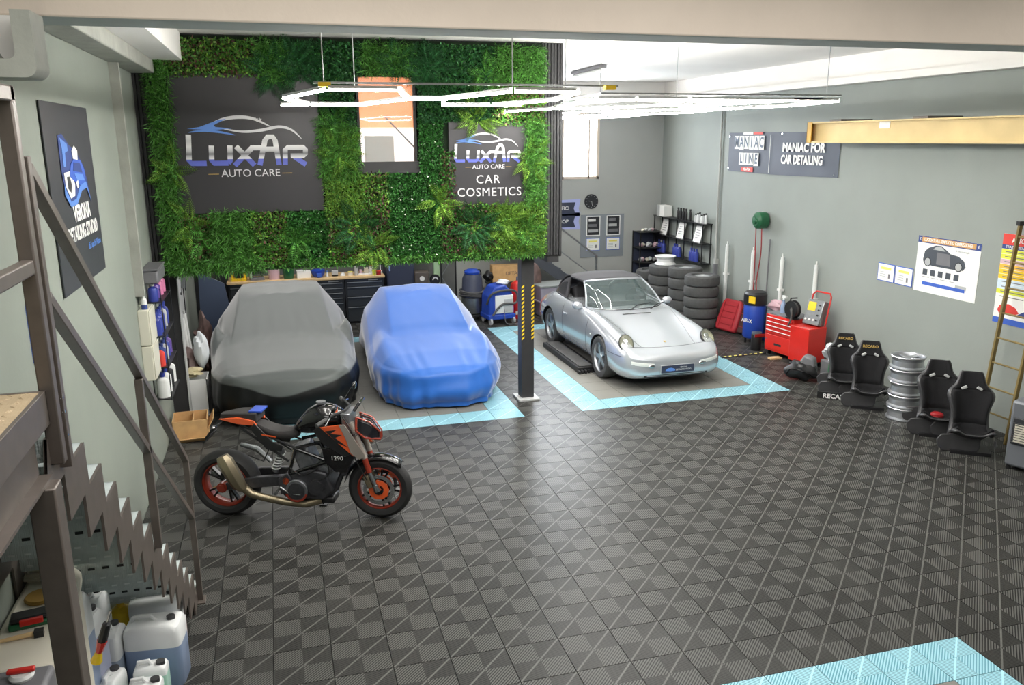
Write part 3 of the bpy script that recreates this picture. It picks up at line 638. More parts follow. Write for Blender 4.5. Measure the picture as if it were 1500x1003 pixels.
t = thing('yellow_canister', 'round yellow canister between the jerrycans under the stairs', 'canister', (-1.26, 5.75, 0))
B().lathe([(0, 0), (.085, 0), (.09, .02), (.09, .26), (.07, .33), (.03, .36), (0, .36)]).obj('body', 'yellow', t); B().cyl((0, 0, .36), (0, 0, .39), .025).obj('cap', 'yellow', t)
# ------------------------------------------------------------ left wall
mat('banner_dark', (58, 60, 64), .45, var=.03); mat('banner_navy', (52, 58, 78), .5)
t = thing('wall_banner', 'tall dark banner on the left wall reading VERONA DETAILING STUDIO', 'banner', (XL + .012, 6.18, 2.5))
B().box(-.006, .004, 0, 1.47, 0, 1.31).obj('board', 'banner_dark', t, bevel=.002)
text('lettering', 'VERONA', .16, 'white', t, (.008, .83, .52), LWALL, .001, sx=.9, bold=.006); text('lettering', 'DETAILING STUDIO', .14, 'white', t, (.008, .80, .38), LWALL, .001, sx=.82, bold=.005)
text('small_lettering', 'di Lupchi Alban', .075, 'logo_blue', t, (.008, 1.14, .25), LWALL, .001)
# emblem: a blue car amid foam with a spray gun above
e = bpy.data.objects.new('emblem', None); COL.objects.link(e); e.parent = t; e.location = (.008, .73, .80); e.scale = (1.15, 1, .6); e.rotation_euler = (0, 0, PI / 2)
def flat(name, poly, m, y): return B().prism(poly, -y, -y - .002).obj(name, m, e, smooth=0)
flat('blue_ground', [(-.33, .48), (-.22, .5), (-.05, .36), (.1, .3), (.3, .1), (.36, -.12), (.4, -.38), (.33, -.2), (.2, -.16), (.05, -.26), (-.08, -.36), (-.2, -.34), (-.3, -.2), (-.34, .05)], 'navy_print', 0)
flat('wave', [(-.32, -.1), (-.2, -.3), (-.05, -.28), (.12, -.12), (.3, -.1), (.39, -.36), (.3, -.18), (.14, -.2), (-.04, -.35), (-.22, -.36), (-.34, -.2)], 'logo_blue', .003)
flat('foam', [(-.3, .05), (-.12, .06), (-.04, -.1), (-.08, -.24), (-.2, -.26), (-.29, -.12)], 'white', .004)
flat('foam_hole', [(-.24, 0), (-.17, .0), (-.14, -.1), (-.18, -.19), (-.24, -.14)], 'banner_dark', .006)
flat('foam_bubble', [(-.02, .3), (.06, .36), (.14, .3), (.12, .18), (0, .18)], 'white', .004)
flat('car_body', [(-.16, .0), (-.1, .14), (.0, .2), (.2, .17), (.28, .04), (.27, -.1), (.1, -.13), (-.06, -.06)], 'blue_print', .006)
flat('windscreen', [(-.06, .06), (-.02, .16), (.16, .14), (.2, .02)], 'navy_print', .008)
flat('bonnet', [(-.04, .03), (.2, .0), (.24, -.08), (.02, -.06)], 'logo_blue', .008)
flat('wheel', [(-.02, -.08), (.04, -.06), (.05, -.14), (0, -.16)], 'white', .008)
flat('spray_gun', [(-.3, .46), (-.12, .38), (-.12, .3), (-.2, .28), (-.22, .12), (-.28, .12), (-.27, .34)], 'logo_blue', .003)
tag(B().box(XL, XL + .012, 5.3, 5.62, 2.27, 2.62).obj('blue_notice', 'blue_print'), 'blue notice on the left wall half hidden by the stair post', 'notice')
col_ = struct(B().box(-1.45, -1.26, 10.9, 11.05, 0, 2.3).obj('trim_12', 'facade')); B().box(-1.262, -1.25, 10.88, 11.06, 0, 2.3).obj('corner_strip', 'light_grey', col_)
mat('ivory', (214, 212, 196), .5)
for z, lb in ((1.48, 'upper ivory electrical box on the left wall'), (1.1, 'lower ivory electrical box on the left wall')):
    t = thing('electrical_box', lb, 'electrical box', (XL, 9.0, z), 0, 'electrical boxes on the left wall')
    B().box(0, .1, 0, .4, 0, .37).obj('body', 'ivory', t, bevel=.006); B().box(.1, .115, .01, .39, .01, .36).obj('cover', 'ivory', t, bevel=.006)
t = thing('spray_bottle', 'white bottle with a blue foot on top of the electrical boxes', 'bottle', (XL + .06, 9.1, 1.85))
B().cyl((0, 0, 0), (0, 0, .05), .03).obj('label_band', 'navy_print', t); B().lathe([(.03, .05), (.03, .1), (.015, .12), (.015, .14), (0, .14)]).obj('body', 'white_plastic', t)
# wire rack with bottles
RX, RY = XL + .005, 9.45
t = thing('bottle_rack', 'black wall rack of cleaning bottles beside the electrical boxes', 'rack', (RX, RY, 0))
levels = (.76, 1.12, 1.47, 1.85)
for y in (0, .8): 
    for x in (.0, .17): B().cyl((x + .006, y, .74), (x + .006, y, 2.0), .006, n=6).obj('upright', 'black_metal', t)
for z in levels: B().box(0, .18, 0, .8, z - .012, z).obj('shelf', 'black_metal', t)
def bottle(name, label, loc, r, h, body, capm, group, neck=.35, sy=1., trig=False):
    t = thing(name, label, 'bottle', loc, rnd.uniform(0, 6), group)
    o = B().lathe([(0, 0), (r, 0), (r, h * .62), (r * .85, h * .72), (r * neck, h * .8), (r * neck, h * .84)], n=12).obj('body', body, t)
    B().cyl((0, 0, h * .84), (0, 0, h), r * neck * 1.2, n=10).obj('cap', capm, t)
    if trig: B().box(-r * .9, r * .9, -.008, .008, h, h + .02).obj('trigger_head', capm, t)
    return t
mat('bottle_blue', (52, 66, 152), .35); mat('bottle_violet', (96, 70, 150), .4); mat('bottle_pink', (206, 120, 160), .4)
for li, (z, cols) in enumerate(zip(levels, (('white_plastic', 'white_plastic', 'black_plastic', 'white_plastic'), ('red_print', 'navy_print', 'light_grey', 'bottle_blue', 'bottle_violet'), ('bottle_blue', 'bottle_blue', 'bottle_blue', 'light_grey', 'bottle_blue'), ('bottle_blue', 'bottle_violet', 'bottle_pink', 'bottle_pink')))):
    n_ = len(cols)
    for k, c in enumerate(cols):
        h = (.28, .22, .26, .2)[li]
        bottle('bottle', '%s bottle from the stair side on the %s shelf of the left wall rack' % (('first', 'second', 'third', 'fourth', 'fifth')[k], ('lowest', 'second', 'third', 'top')[li]), (RX + .09, RY + .09 + k * (.64 / (n_ - 1)), z), .052 if li else .065, h, c,
               ('bottle_blue', 'navy_print', 'bottle_blue', 'light_grey')[li], 'bottles on the %s shelf of the left wall rack' % ('lowest', 'second', 'third', 'top')[li])
t = thing('grey_tub', 'dark grey tub on top of the bottle rack', 'tub', (RX + .09, RY + .35, 2.06)); B().box(-.08, .08, -.3, .3, 0, .14).obj('body', 'grey_plastic', t, bevel=.02); B().box(-.085, .085, -.31, .31, .14, .16).obj('rim', 'grey_plastic', t, bevel=.004)
t.location = (RX + .09, RY + .3, 1.2); t.location.z = 2.052 - .0
# tool holder strips with hanging tools
TX = XL
t = thing('tool_board', 'white wall board for hanging tools left of the black doors', 'board', (TX + .002, 11.3, .75)); B().box(0, .02, 0, 1.9, 0, 1.45).obj('board', 'light_grey', t, bevel=.004)
tl = [(0.15, 1.25, .5, 'black_plastic', 'cordless polisher'), (.42, 1.3, .42, 'green', 'bright green tool'), (.72, 1.2, .6, 'light_grey', 'grey air gun'), (1.0, 1.32, .4, 'black_plastic', 'black cordless tool'), (1.3, 1.15, .55, 'steel', 'steel air line gun'), (1.6, 1.28, .4, 'brown_steel', 'brown rotary tool')]
for y, z, h, m_, nm in tl:
    q = thing('hanging_tool', nm + ' hanging on the white tool board by the black doors', 'tool', (TX + .07, 11.3 + y, .75 + z - .2), 0, 'tools hanging on the left wall panel')
    B().tube([(0, 0, .12), (0, 0, 0), (0, .01, -h * .4)], [.03, .045, .03], 8).obj('body', m_, q); B().tube([(0, 0, .02), (.09, 0, -.02)], [.025, .02], 8).obj('nozzle', 'black_plastic', q); B().tube([(0, 0, -h * .4), (.0, .03, -h * .8), (0, -.02, -h * 1.1)], .008, 6).obj('lead', 'black_plastic', q)
    B().cyl((-.05, 0, .13), (0, 0, .13), .006).obj('hook', 'steel', q)
for k in range(3):
    q = thing('long_tube', ('nearest', 'middle', 'farthest')[k] + ' of three pale tubes leaning on the white tool board', 'tube', (TX + .08, 11.7 + k * .28, 0), 0, 'pale tubes leaning on the left wall')
    B().cyl((.08, 0, 0), (0, .05, 1.15), .028).obj('shaft', 'white_plastic', q); B().cyl((0, .05, 1.15), (0, .052, 1.2), .018).obj('end_cap', 'light_grey', q)
mat('blue_board', (62, 74, 96), .5)
tag(B().prism([(0, 0), (.62, 0), (.42, 1.35), (.05, 1.55)], 0, .03).obj('leaning_board', 'blue_board'), 'blue-grey board leaning beside the black doors', 'board').location = (-1.3, 13.6, 0)
# open carton, waste sack, crates
t = thing('open_carton', 'open empty cardboard box on the floor by the left wall', 'box', (-1.2, 10.32, 0), .05)
c_ = B().box(-.2, .2, -.2, .2, 0, .01)
for a, b_, c, d in ((-.2, .2, -.2, -.19), (-.2, .2, .19, .2), (-.2, -.19, -.2, .2), (.19, .2, -.2, .2), (.03, .035, -.19, .19)): c_.box(a, b_, c, d, .01, .26)
c_.obj('carton_body', 'cardboard', t); B().obox((.235, 0, .2), (.01, .38, .14), (0, .5, 0)).obj('flap', 'cardboard', t); B().obox((0, -.25, .03), (.38, .01, .1), (.9, 0, 0)).obj('flap', 'cardboard', t)
mat('sack', (96, 76, 72), .5, var=.4, vscale=9, bump=.6, bscale=14); mat('bag_white', (222, 228, 232), .35, bump=.4, bscale=12); mat('rag', (186, 176, 140), .95, var=.15, bump=1., bscale=20)
def lump(bb, c, r, seed=1, amp=.18, n=18, h=12):
    rr = random.Random(seed); ph = [(rr.uniform(1, 4), rr.uniform(1, 4), rr.uniform(0, 6)) for _ in range(5)]
    b0 = B().ell((0, 0, 0), (1, 1, 1), n, h)
    vs = []
    for x, y, z in b0.v:
        k = 1 + amp * sum(math.sin(a * x * 2 + b_ * z * 2 + c_ + y * a) for a, b_, c_ in ph) / 2.5
        vs.append((c[0] + x * r[0] * k, c[1] + y * r[1] * k, c[2] + z * r[2] * k))
    return bb.add(vs, b0.f)
t = thing('waste_carton', 'tall pale carton filled with rags behind the open cardboard box', 'box', (-1.28, 11.28, 0))
c_ = B().box(-.15, .24, -.2, .2, 0, .02)
for a, b_, c, d in ((-.15, .24, -.2, -.19), (-.15, .24, .19, .2), (-.15, -.14, -.2, .2), (.23, .24, -.2, .2)): c_.box(a, b_, c, d, .02, .5)
c_.obj('carton_body', 'white_plastic', t)
tag(lump(B(), (-1.22, 11.28, .56), (.12, .13, .055), 3, .25).obj('rag_bundle', 'rag'), 'bundle of beige rags in the tall pale carton', 'rags')
tag(lump(B(), (-1.25, 11.8, .42), (.16, .22, .42), 4, .2).obj('waste_sack', 'sack', smooth=25), 'full dark waste sack standing behind the cartons', 'bag')
tag(lump(B(), (-1.12, 11.6, .78), (.1, .13, .25), 6, .08).obj('plastic_bag', 'bag_white', smooth=30), 'white plastic bag leaning on the waste sack', 'bag')
tag(lump(B(), (-1.22, 13.1, .45), (.13, .3, .45), 8, .3).obj('car_part_bundle', 'sack', smooth=25), 'bundled brown and black parts beside the black doors', 'bundle')
# ------------------------------------------------------------ covered cars
def fbm(x, y, seed, oct=3, f=1.):
    r = np.random.default_rng(seed); s = 0; a = 1
    for o in range(oct):
        for _ in range(4):
            kx, ky, ph = r.normal(size=3) * f * (2 ** o) * 2.2; s = s + a * np.sin(kx * x + ky * y + ph * 6) * .35
        a *= .5
    return s
def smax(a, b, k=.03): h = np.clip(.5 + .5 * (a - b) / k, 0, 1); return b * (1 - h) + a * h + k * h * (1 - h)
def cover(name, label, cat, mats, cx, y0, L_, W, prof, cabin, hem, seed, rows=84, cols=320, sag=0.5, mirrors=(), fold=.03, peak=.8):
    """cloth over a car shape: height field inside the plan outline, hanging skirt around it"""
    th = np.linspace(0, 2 * PI, cols, endpoint=False)
    e = .34
    ox = np.sign(np.cos(th)) * np.abs(np.cos(th)) ** e; oy = np.sign(np.sin(th)) * np.abs(np.sin(th)) ** e
    q = np.sqrt(ox ** 2 + oy ** 2)
    # plan taper towards the ends
    def plan(r, k):
        X = ox * r; Y = oy * r; yy = (Y + 1) / 2 * L_
        wv = np.interp(yy, [a for a, _ in k], [b_ for _, b_ in k]); return X * wv, yy
    R = np.concatenate([np.linspace(.02, .9, 44), np.linspace(.915, 1, 10)])
    verts = []
    def height(x, y):
        zc = np.interp(y, [a for a, _ in prof['body']], [b_ for _, b_ in prof['body']])
        wv = np.interp(y, [a for a, _ in W], [b_ for _, b_ in W])
        u = np.clip(np.abs(x) / wv, 0, 1)
        body = zc - .07 * u ** 2 - .15 * np.clip((u - .8) / .2, 0, 1) ** 2
        if 'haunch' in prof: 
            for hy, hl, ha, hx in prof['haunch']: body = body + ha * np.exp(-((y - hy) / hl) ** 2 - ((u - hx) / .16) ** 2)
        cz = np.interp(y, [a for a, _ in cabin['z']], [b_ for _, b_ in cabin['z']]); cw = np.interp(y, [a for a, _ in cabin['w']], [b_ for _, b_ in cabin['w']])
        s = (np.abs(x) - cw) / cabin['slope']
        cab = cz - .03 * (x / cw) ** 2 - np.where(s > 0, s, 0) * .5
        h = smax(body, cab, .018)
        for mx, my, mz in mirrors: h = smax(h, mz - np.hypot((x - mx) / .1, (y - my) / .12) * .14, .03)
        return h
    for r in R:
        X, Y = plan(r, W); z = height(X, Y); z = z + .007 * fbm(X * 3, Y * .6, seed, 3) * (1 if r < .98 else .5)
        z = z + .010 * np.sin(X * 36 + 4 * fbm(X, Y, seed + 2, 1)) * np.exp(-((Y - prof['pleat']) / .3) ** 2) * np.clip(1 - np.abs(X) / .75, 0, 1)
        verts.append(np.stack([X, Y, z], 1))
    edge = verts[-1]; nx = np.gradient(edge[:, 1]); X, Y = edge[:, 0], edge[:, 1]
    tx = np.roll(X, -1) - np.roll(X, 1); ty = np.roll(Y, -1) - np.roll(Y, 1); ln = np.hypot(tx, ty) + 1e-6; n_x, n_y = ty / ln, -tx / ln
    sgn = np.sign(n_x * X + n_y * (Y - L_ / 2)); n_x *= sgn; n_y *= sgn
    arc = np.cumsum(np.hypot(np.roll(X, -1) - X, np.roll(Y, -1) - Y)); arc = arc / arc[-1] * 2 * PI
    S = 30; fn = sum(a * np.sin(k * arc + p_) for a, k, p_ in [(1, 9, 1), (.8, 17, 2.2), (.6, 29, .4), (.45, 41, 3), (.3, 63, 5)]) / 1.6
    for i in range(1, S + 1):
        t_ = i / S; z = edge[:, 2] * (1 - t_) + hem * t_
        out = .075 * math.sin(PI * min(1, t_ * 1.15)) ** .6 - .015 * t_ + fold * fn * t_ ** .8 + .006 * fbm(arc * 3, z * 3, seed + 9, 2)
        swag = fold * .5 * np.sin(3 * arc + 7 * t_ + seed) * math.sin(PI * t_)
        verts.append(np.stack([X + n_x * (out + swag), Y + n_y * (out + swag), z], 1))
    V = np.concatenate([np.array([[0, L_ / 2, height(np.array([0.]), np.array([L_ / 2]))[0]]])] + verts)
    nr = len(verts); fs = [(0, 1 + k, 1 + (k + 1) % cols) for k in range(cols)]
    for i in range(nr - 1):
        a = 1 + i * cols; b_ = a + cols
        for k in range(cols): k2 = (k + 1) % cols; fs.append((a + k, b_ + k, b_ + k2, a + k2))
    t = thing(name, label, cat, (cx, y0, 0))
    bb = B(); bb.add(V.tolist(), fs)
    o = bb.obj('car_cover', mats, t, smooth=0); o.data.shade_smooth(); 
    return t
def sat(name, c, rough, sheen, spec=.5):
    m = mat(name, c, rough, sheen=sheen, bump=.05, bscale=500, spec=spec); m.node_tree.nodes['Principled BSDF'].inputs['Sheen Roughness'].default_value = .35; return m
sat('satin_black', (84, 89, 88), .45, .8, .35); sat('satin_blue', (36, 98, 184), .45, .9, .5); sat('satin_shade', (14, 15, 16), .5, .15, .4)
def skirt_shade(m, dark):
    """shade painted into the lower cover, its upper edge sagging at the nose"""
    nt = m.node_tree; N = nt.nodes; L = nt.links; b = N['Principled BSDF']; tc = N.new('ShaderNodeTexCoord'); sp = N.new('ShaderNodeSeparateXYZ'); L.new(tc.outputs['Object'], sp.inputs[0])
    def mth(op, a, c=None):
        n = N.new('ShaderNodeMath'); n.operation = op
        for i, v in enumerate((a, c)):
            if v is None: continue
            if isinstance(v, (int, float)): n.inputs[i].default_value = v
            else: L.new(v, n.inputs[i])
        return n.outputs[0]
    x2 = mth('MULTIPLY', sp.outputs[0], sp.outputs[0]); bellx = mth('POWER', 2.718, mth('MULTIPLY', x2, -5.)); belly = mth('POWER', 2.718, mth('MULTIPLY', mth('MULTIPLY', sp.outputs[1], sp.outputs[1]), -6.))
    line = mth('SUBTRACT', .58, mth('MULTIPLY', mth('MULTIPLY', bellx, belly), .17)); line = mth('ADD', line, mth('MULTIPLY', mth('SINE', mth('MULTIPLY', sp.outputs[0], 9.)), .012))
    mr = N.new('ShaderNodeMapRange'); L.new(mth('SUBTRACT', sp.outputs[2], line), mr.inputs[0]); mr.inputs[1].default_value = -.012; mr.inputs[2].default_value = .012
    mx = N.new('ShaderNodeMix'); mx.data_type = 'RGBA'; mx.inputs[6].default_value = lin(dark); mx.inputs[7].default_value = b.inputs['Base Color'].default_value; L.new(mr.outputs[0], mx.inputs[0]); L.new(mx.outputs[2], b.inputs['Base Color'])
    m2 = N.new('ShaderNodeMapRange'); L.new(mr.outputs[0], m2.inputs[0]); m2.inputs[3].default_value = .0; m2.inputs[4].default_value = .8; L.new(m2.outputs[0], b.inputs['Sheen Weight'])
skirt_shade(MATS['satin_black'], (8, 11, 12))  # cover's darker lower face is shade put into its colour
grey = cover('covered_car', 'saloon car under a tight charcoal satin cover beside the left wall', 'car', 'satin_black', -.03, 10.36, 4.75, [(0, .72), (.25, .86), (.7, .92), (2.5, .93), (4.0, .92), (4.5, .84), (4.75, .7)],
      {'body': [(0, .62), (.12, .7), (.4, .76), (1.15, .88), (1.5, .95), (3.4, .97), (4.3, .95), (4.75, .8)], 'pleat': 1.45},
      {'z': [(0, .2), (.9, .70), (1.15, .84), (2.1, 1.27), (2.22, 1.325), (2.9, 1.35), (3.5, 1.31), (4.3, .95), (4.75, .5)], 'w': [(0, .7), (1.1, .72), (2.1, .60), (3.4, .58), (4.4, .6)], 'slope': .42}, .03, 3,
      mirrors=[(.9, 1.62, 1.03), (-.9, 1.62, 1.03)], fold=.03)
blue = cover('covered_car', 'rounded sports car under a bright blue stretch cover', 'car', 'satin_blue', 2.05, 10.42, 4.35, [(0, .55), (.15, .70), (.5, .83), (.9, .87), (1.6, .82), (2.6, .79), (3.4, .78), (4.0, .68), (4.35, .45)],
      {'body': [(0, .52), (.1, .58), (.5, .70), (1.0, .80), (1.6, .88), (2.9, .86), (3.5, .72), (4.0, .62), (4.35, .5)], 'haunch': [(.9, .4, .05, .82), (3.6, .4, .1, .8)], 'pleat': .3},
      {'z': [(0, .2), (.3, .5), (.8, .70), (1.2, .87), (1.3, .93), (1.95, 1.22), (2.08, 1.27), (2.5, 1.30), (2.75, 1.26), (3.3, .85), (4.35, .3)], 'w': [(0, .6), (.8, .6), (2.2, .50), (3.0, .55)], 'slope': .45}, .03, 8,
      mirrors=[(-.85, 3.0, .86), (.85, 3.0, .86)], fold=.042)
# ------------------------------------------------------------ silver sports car with soft top (nose towards -y)
def silver():
    m = mat('car_silver', (200, 205, 211), .22, .5, coat=1.); return m
silver(); mat('soft_top', (70, 69, 72), .9, bump=.25, bscale=200); mat('trim_black', (24, 24, 26), .45); mat('cabin_dark', (36, 35, 38), .8)
mat('windscreen_glass', (120, 140, 140), .01, alpha=.32, spec=1.0, coat=1.); mat('side_glass', (60, 62, 66), .03, alpha=.7, coat=1.)
mat('lamp_lens', (200, 204, 190), .03, alpha=.22, coat=1.); mat('lamp_inner', (120, 120, 96), .35, .6); mat('indicator', (226, 228, 224), .15, coat=.5)
PX, PY = 5.385, 10.31
pc = thing('sports_car', 'silver classic sports car with a dark soft top inside the cyan-bordered bay', 'car', (PX, PY, 0))
# stations: y, bottom z, half width at sill, max half width, z of max, crest x, crest z, valley x, hood z
ST = [(0.00, .26, .42, .46, .38, .40, .47, .25, .49), (.03, .21, .56, .62, .38, .55, .50, .36, .52), (.10, .17, .66, .73, .38, .64, .55, .42, .545), (.20, .15, .71, .785, .38, .68, .60, .44, .565),
      (.34, .14, .745, .82, .40, .68, .668, .45, .59), (.52, .14, .76, .838, .45, .68, .728, .47, .63), (.75, .14, .765, .85, .50, .67, .785, .48, .685), (.98, .14, .765, .855, .52, .66, .81, .49, .74),
      (1.22, .14, .76, .85, .52, .66, .84, .50, .79), (1.45, .14, .755, .838, .52, .68, .862, .52, .835), (1.65, .14, .75, .832, .53, .70, .875, .56, .868), (1.95, .14, .75, .835, .53, .71, .885, .6, .885),
      (2.35, .14, .755, .845, .54, .71, .89, .6, .89), (2.75, .14, .77, .865, .55, .71, .90, .58, .90), (3.05, .14, .785, .885, .56, .71, .905, .56, .91), (3.35, .14, .79, .892, .56, .70, .90, .52, .90),
      (3.65, .16, .78, .88, .55, .66, .86, .45, .86), (3.90, .19, .74, .84, .52, .6, .79, .4, .79), (4.08, .23, .66, .76, .48, .52, .70, .34, .70), (4.18, .28, .54, .62, .45, .42, .60, .28, .60)]
def sec(s):
    y, zb, xs, xm, zm, xc, zc, xv, zh = s
    h = [(0, zb), (xs * .6, zb), (xs, zb + .01), (xm * .985, zb + (zm - zb) * .45), (xm, zm), (xm * .975, zm + (zc - zm) * .5), ((xm + xc) / 2 + .005, zm + (zc - zm) * .86), (xc, zc), ((xc + xv) / 2, (zc + zh) / 2 + .2 * (zc - zh)), (xv, zh + .004), (xv * .5, zh + .012), (0, zh + .016)]
    return [(x, y, z) for x, z in h] + [(-x, y, z) for x, z in h[-2:0:-1]]
secs = [sec(s) for s in ST]
bb = B(); n = len(secs[0]); bb.loft(secs, caps=False)
# close the ends with shrunken rings
for ix, k in ((0, -.0), (len(secs) - 1, 0)):
    c = sum((Vector(p) for p in secs[ix]), Vector()) / n; base = (0 if ix == 0 else (len(secs) - 1) * n)
    o = len(bb.v); bb.v += [tuple(c + (Vector(p) - c) * .45 + Vector((0, -.012 if ix == 0 else .012, 0))) for p in secs[ix]]
    for q in range(n): bb.f.append((base + q, base + (q + 1) % n, o + (q + 1) % n, o + q)); bb.m.append(0)
    bb.f.append(tuple(o + q for q in range(n))); bb.m.append(0)
body = bb.obj('body_shell', ['car_silver', 'trim_black'], pc, smooth=0, sub=2)
# wheel arches cut by boolean
cut = B()
for y in (.94, 3.21):
    for s in (-1, 1):
        cut.cyl((s * .58, y, .318), (s * 1.1, y, .318), .352 if y < 2 else .36, n=40)
co = cut.obj('cutter', 'trim_black'); co.location = (PX, PY, 0)
md = body.modifiers.new('arch', 'BOOLEAN'); md.object = co; md.operation = 'DIFFERENCE'; md.solver = 'EXACT'
bpy.context.view_layer.update(); dg = bpy.context.evaluated_depsgraph_get()
me = bpy.data.meshes.new_from_object(body.evaluated_get(dg)); body.modifiers.clear(); body.data = me; bpy.data.objects.remove(co)
me.materials.clear(); me.materials.append(MATS['car_silver']); me.materials.append(MATS['trim_black'])
for p_ in me.polygons:      # faces made by the cut line the wheel wells
    c = p_.center
    for y in (.94, 3.21):
        d_ = math.hypot(c.y - y, c.z - .318)
        if abs(c.x) < .9 and d_ < .349 or (abs(c.x) < .875 and d_ < .362 and abs(p_.normal.x) < .3 and abs(c.x) > .57 and c.z > .1 and (p_.normal.y * (c.y - y) + p_.normal.z * (c.z - .318)) < 0): p_.material_index = 1
me.shade_smooth(); me.set_sharp_from_angle(angle=math.radians(40))
from mathutils.bvhtree import BVHTree
bvh = BVHTree.FromObject(body, bpy.context.evaluated_depsgraph_get())
def drop(x, y, z0=2.): 
    h = bvh.ray_cast(Vector((x, y, z0)), Vector((0, 0, -1))); return h[0] if h[0] else Vector((x, y, .5))
def side(s, y, z):
    h = bvh.ray_cast(Vector((s * 2, y, z)), Vector((-s, 0, 0))); return h[0] if h[0] else Vector((s * .8, y, z))
def nose(x, z):
    h = bvh.ray_cast(Vector((x, -2, z)), Vector((0, 1, 0))); return h[0] if h[0] else Vector((x, 0, z))
def seam(name, pts, r=.0035): return B().tube(pts, r, 5).obj(name, 'trim_black', pc)
dens = lambda a, b_, n_=14: [(a[0] + (b_[0] - a[0]) * k / n_, a[1] + (b_[1] - a[1]) * k / n_) for k in range(n_ + 1)]
hp = dens((-.62, 1.5), (-.46, .5)) + dens((-.46, .5), (-.43, .30))[1:] + dens((-.43, .30), (.43, .30), 16)[1:] + dens((.43, .30), (.46, .5))[1:] + dens((.46, .5), (.62, 1.5))[1:]
seam('bonnet_gap', [drop(x, y - .0 + (.0 if abs(x) > .42 else -.05 * (1 - (x / .43) ** 2))) for x, y in hp])
for s in (-1, 1):
    seam('bumper_gap', [side(s, y, z) for y, z in dens((.60, .50), (.2, .50), 10)] + [drop(s * x, y) for x, y in dens((.66, .24), (.44, .30), 8)])
    dp = dens((1.52, .80), (1.5, .24), 10) + dens((1.5, .24), (2.52, .24), 10)[1:] + dens((2.52, .24), (2.62, .84), 10)[1:]
    seam('door_gap', [side(s, y, z) for y, z in dp])
    p_ = side(s, 2.45, .70); B().tube([p_ + Vector((s * .015, -.08, 0)), p_ + Vector((s * .03, 0, 0)), p_ + Vector((s * .015, .08, 0))], .012, 8).obj('door_handle', 'car_silver', pc)
    p_ = side(s, 1.3, .60); B().ell(tuple(p_), (.012, .03, .014), 10, 6).obj('side_repeater', 'indicator', pc)
# headlamps: oval lenses lying in the wings
from mathutils import Euler
for s in (-1, 1):
    c = drop(s * .655, .36); q = bpy.data.objects.new('headlamp', None); COL.objects.link(q); q.parent = pc; q.location = c + Vector((0, -.025, .0)); q.rotation_euler = (math.radians(50), 0, s * math.radians(10)); q.scale = (1.06, 1.06, 1.2)
    B().lathe([(.118, -.02), (.122, .006), (.112, .014)], n=28).obj('rim', 'trim_black', q).scale = (.86, 1.12, 1)
    B().lathe([(.0, -.03), (.05, -.028), (.1, -.006), (.112, .01)], n=28).obj('reflector', 'lamp_inner', q).scale = (.86, 1.12, 1)
    for oy in (.035, -.04): B().lathe([(.038, .0), (.04, .012), (.03, .018), (0, .016)], (0, oy, -.015), n=16).obj('bulb_lens', 'chrome', q)
    B().lathe([(.112, .01), (.09, .022), (.05, .03), (0, .033)], n=28).obj('lens', 'lamp_lens', q).scale = (.86, 1.12, 1)
    # bumper indicators and fog lamps
    pts = [nose(s * x, .395 + .01 * i_) for i_, x in enumerate((.36, .44, .54, .62, .68))]
    bb = B(); bb.loft([[p + Vector((0, -.004, -.026)), p + Vector((0, -.010, 0)), p + Vector((0, -.004, .026)), p + Vector((0, .02, .022)), p + Vector((0, .02, -.022))] for p in pts]); bb.obj('indicator_lamp', 'indicator', pc)
    p_ = nose(s * .40, .385); B().ell((p_.x, p_.y - .01, p_.z), (.055, .012, .026), 12, 6).obj('fog_lamp', 'chrome', pc)
pts = [nose(x, .235) for x in [-.5 + .1 * k for k in range(11)]]
B().loft([[p + Vector((0, -.004, -.022)), p + Vector((0, -.008, .0)), p + Vector((0, -.004, .022)), p + Vector((0, .03, 0))] for p in pts]).obj('lower_grille', 'trim_black', pc)
pts = [nose(x, .232) for x in [-.46 + .092 * k for k in range(11)]]
B().tube([p + Vector((0, -.012, 0)) for p in pts], .006, 6).obj('grille_strip', 'car_silver', pc)
q = B().box(-.26, .26, -.012, 0, -.055, .055).obj('number_plate', 'banner_navy', pc, loc=nose(0, .33) + Vector((.0, -.012, 0)), bevel=.003)
B().box(-.265, .265, -.008, .002, -.06, .06).obj('plate_frame', 'light_grey', q)
text('plate_text', 'VERONA', .03, 'white', q, (.09, -.013, .018), FRONT, .0005); text('plate_text', 'DETAILING STUDIO', .032, 'white', q, (.09, -.013, -.016), FRONT, .0005, sx=.85)
B().prism([(-.2, -.02), (-.16, .015), (-.1, .02), (-.05, 0), (-.04, -.025), (-.12, -.03)], -.013, -.0145).obj('plate_emblem', 'logo_blue', q, smooth=0)
p_ = drop(0, .42); B().lathe([(0, 0), (.02, 0), (.022, .004), (0, .006)], n=12).obj('bonnet_badge', 'gold_print', pc, loc=p_, rot=(.2, 0, 0)).scale = (.9, 1.2, 1)
pts = [drop(x, 1.43) for x in [-.24 + .048 * k for k in range(11)]]
B().loft([[p + Vector((0, -.014, .001)), p + Vector((0, -.01, .006)), p + Vector((0, .012, .006)), p + Vector((0, .016, .001))] for p in pts]).obj('bonnet_vent', 'trim_black', pc)
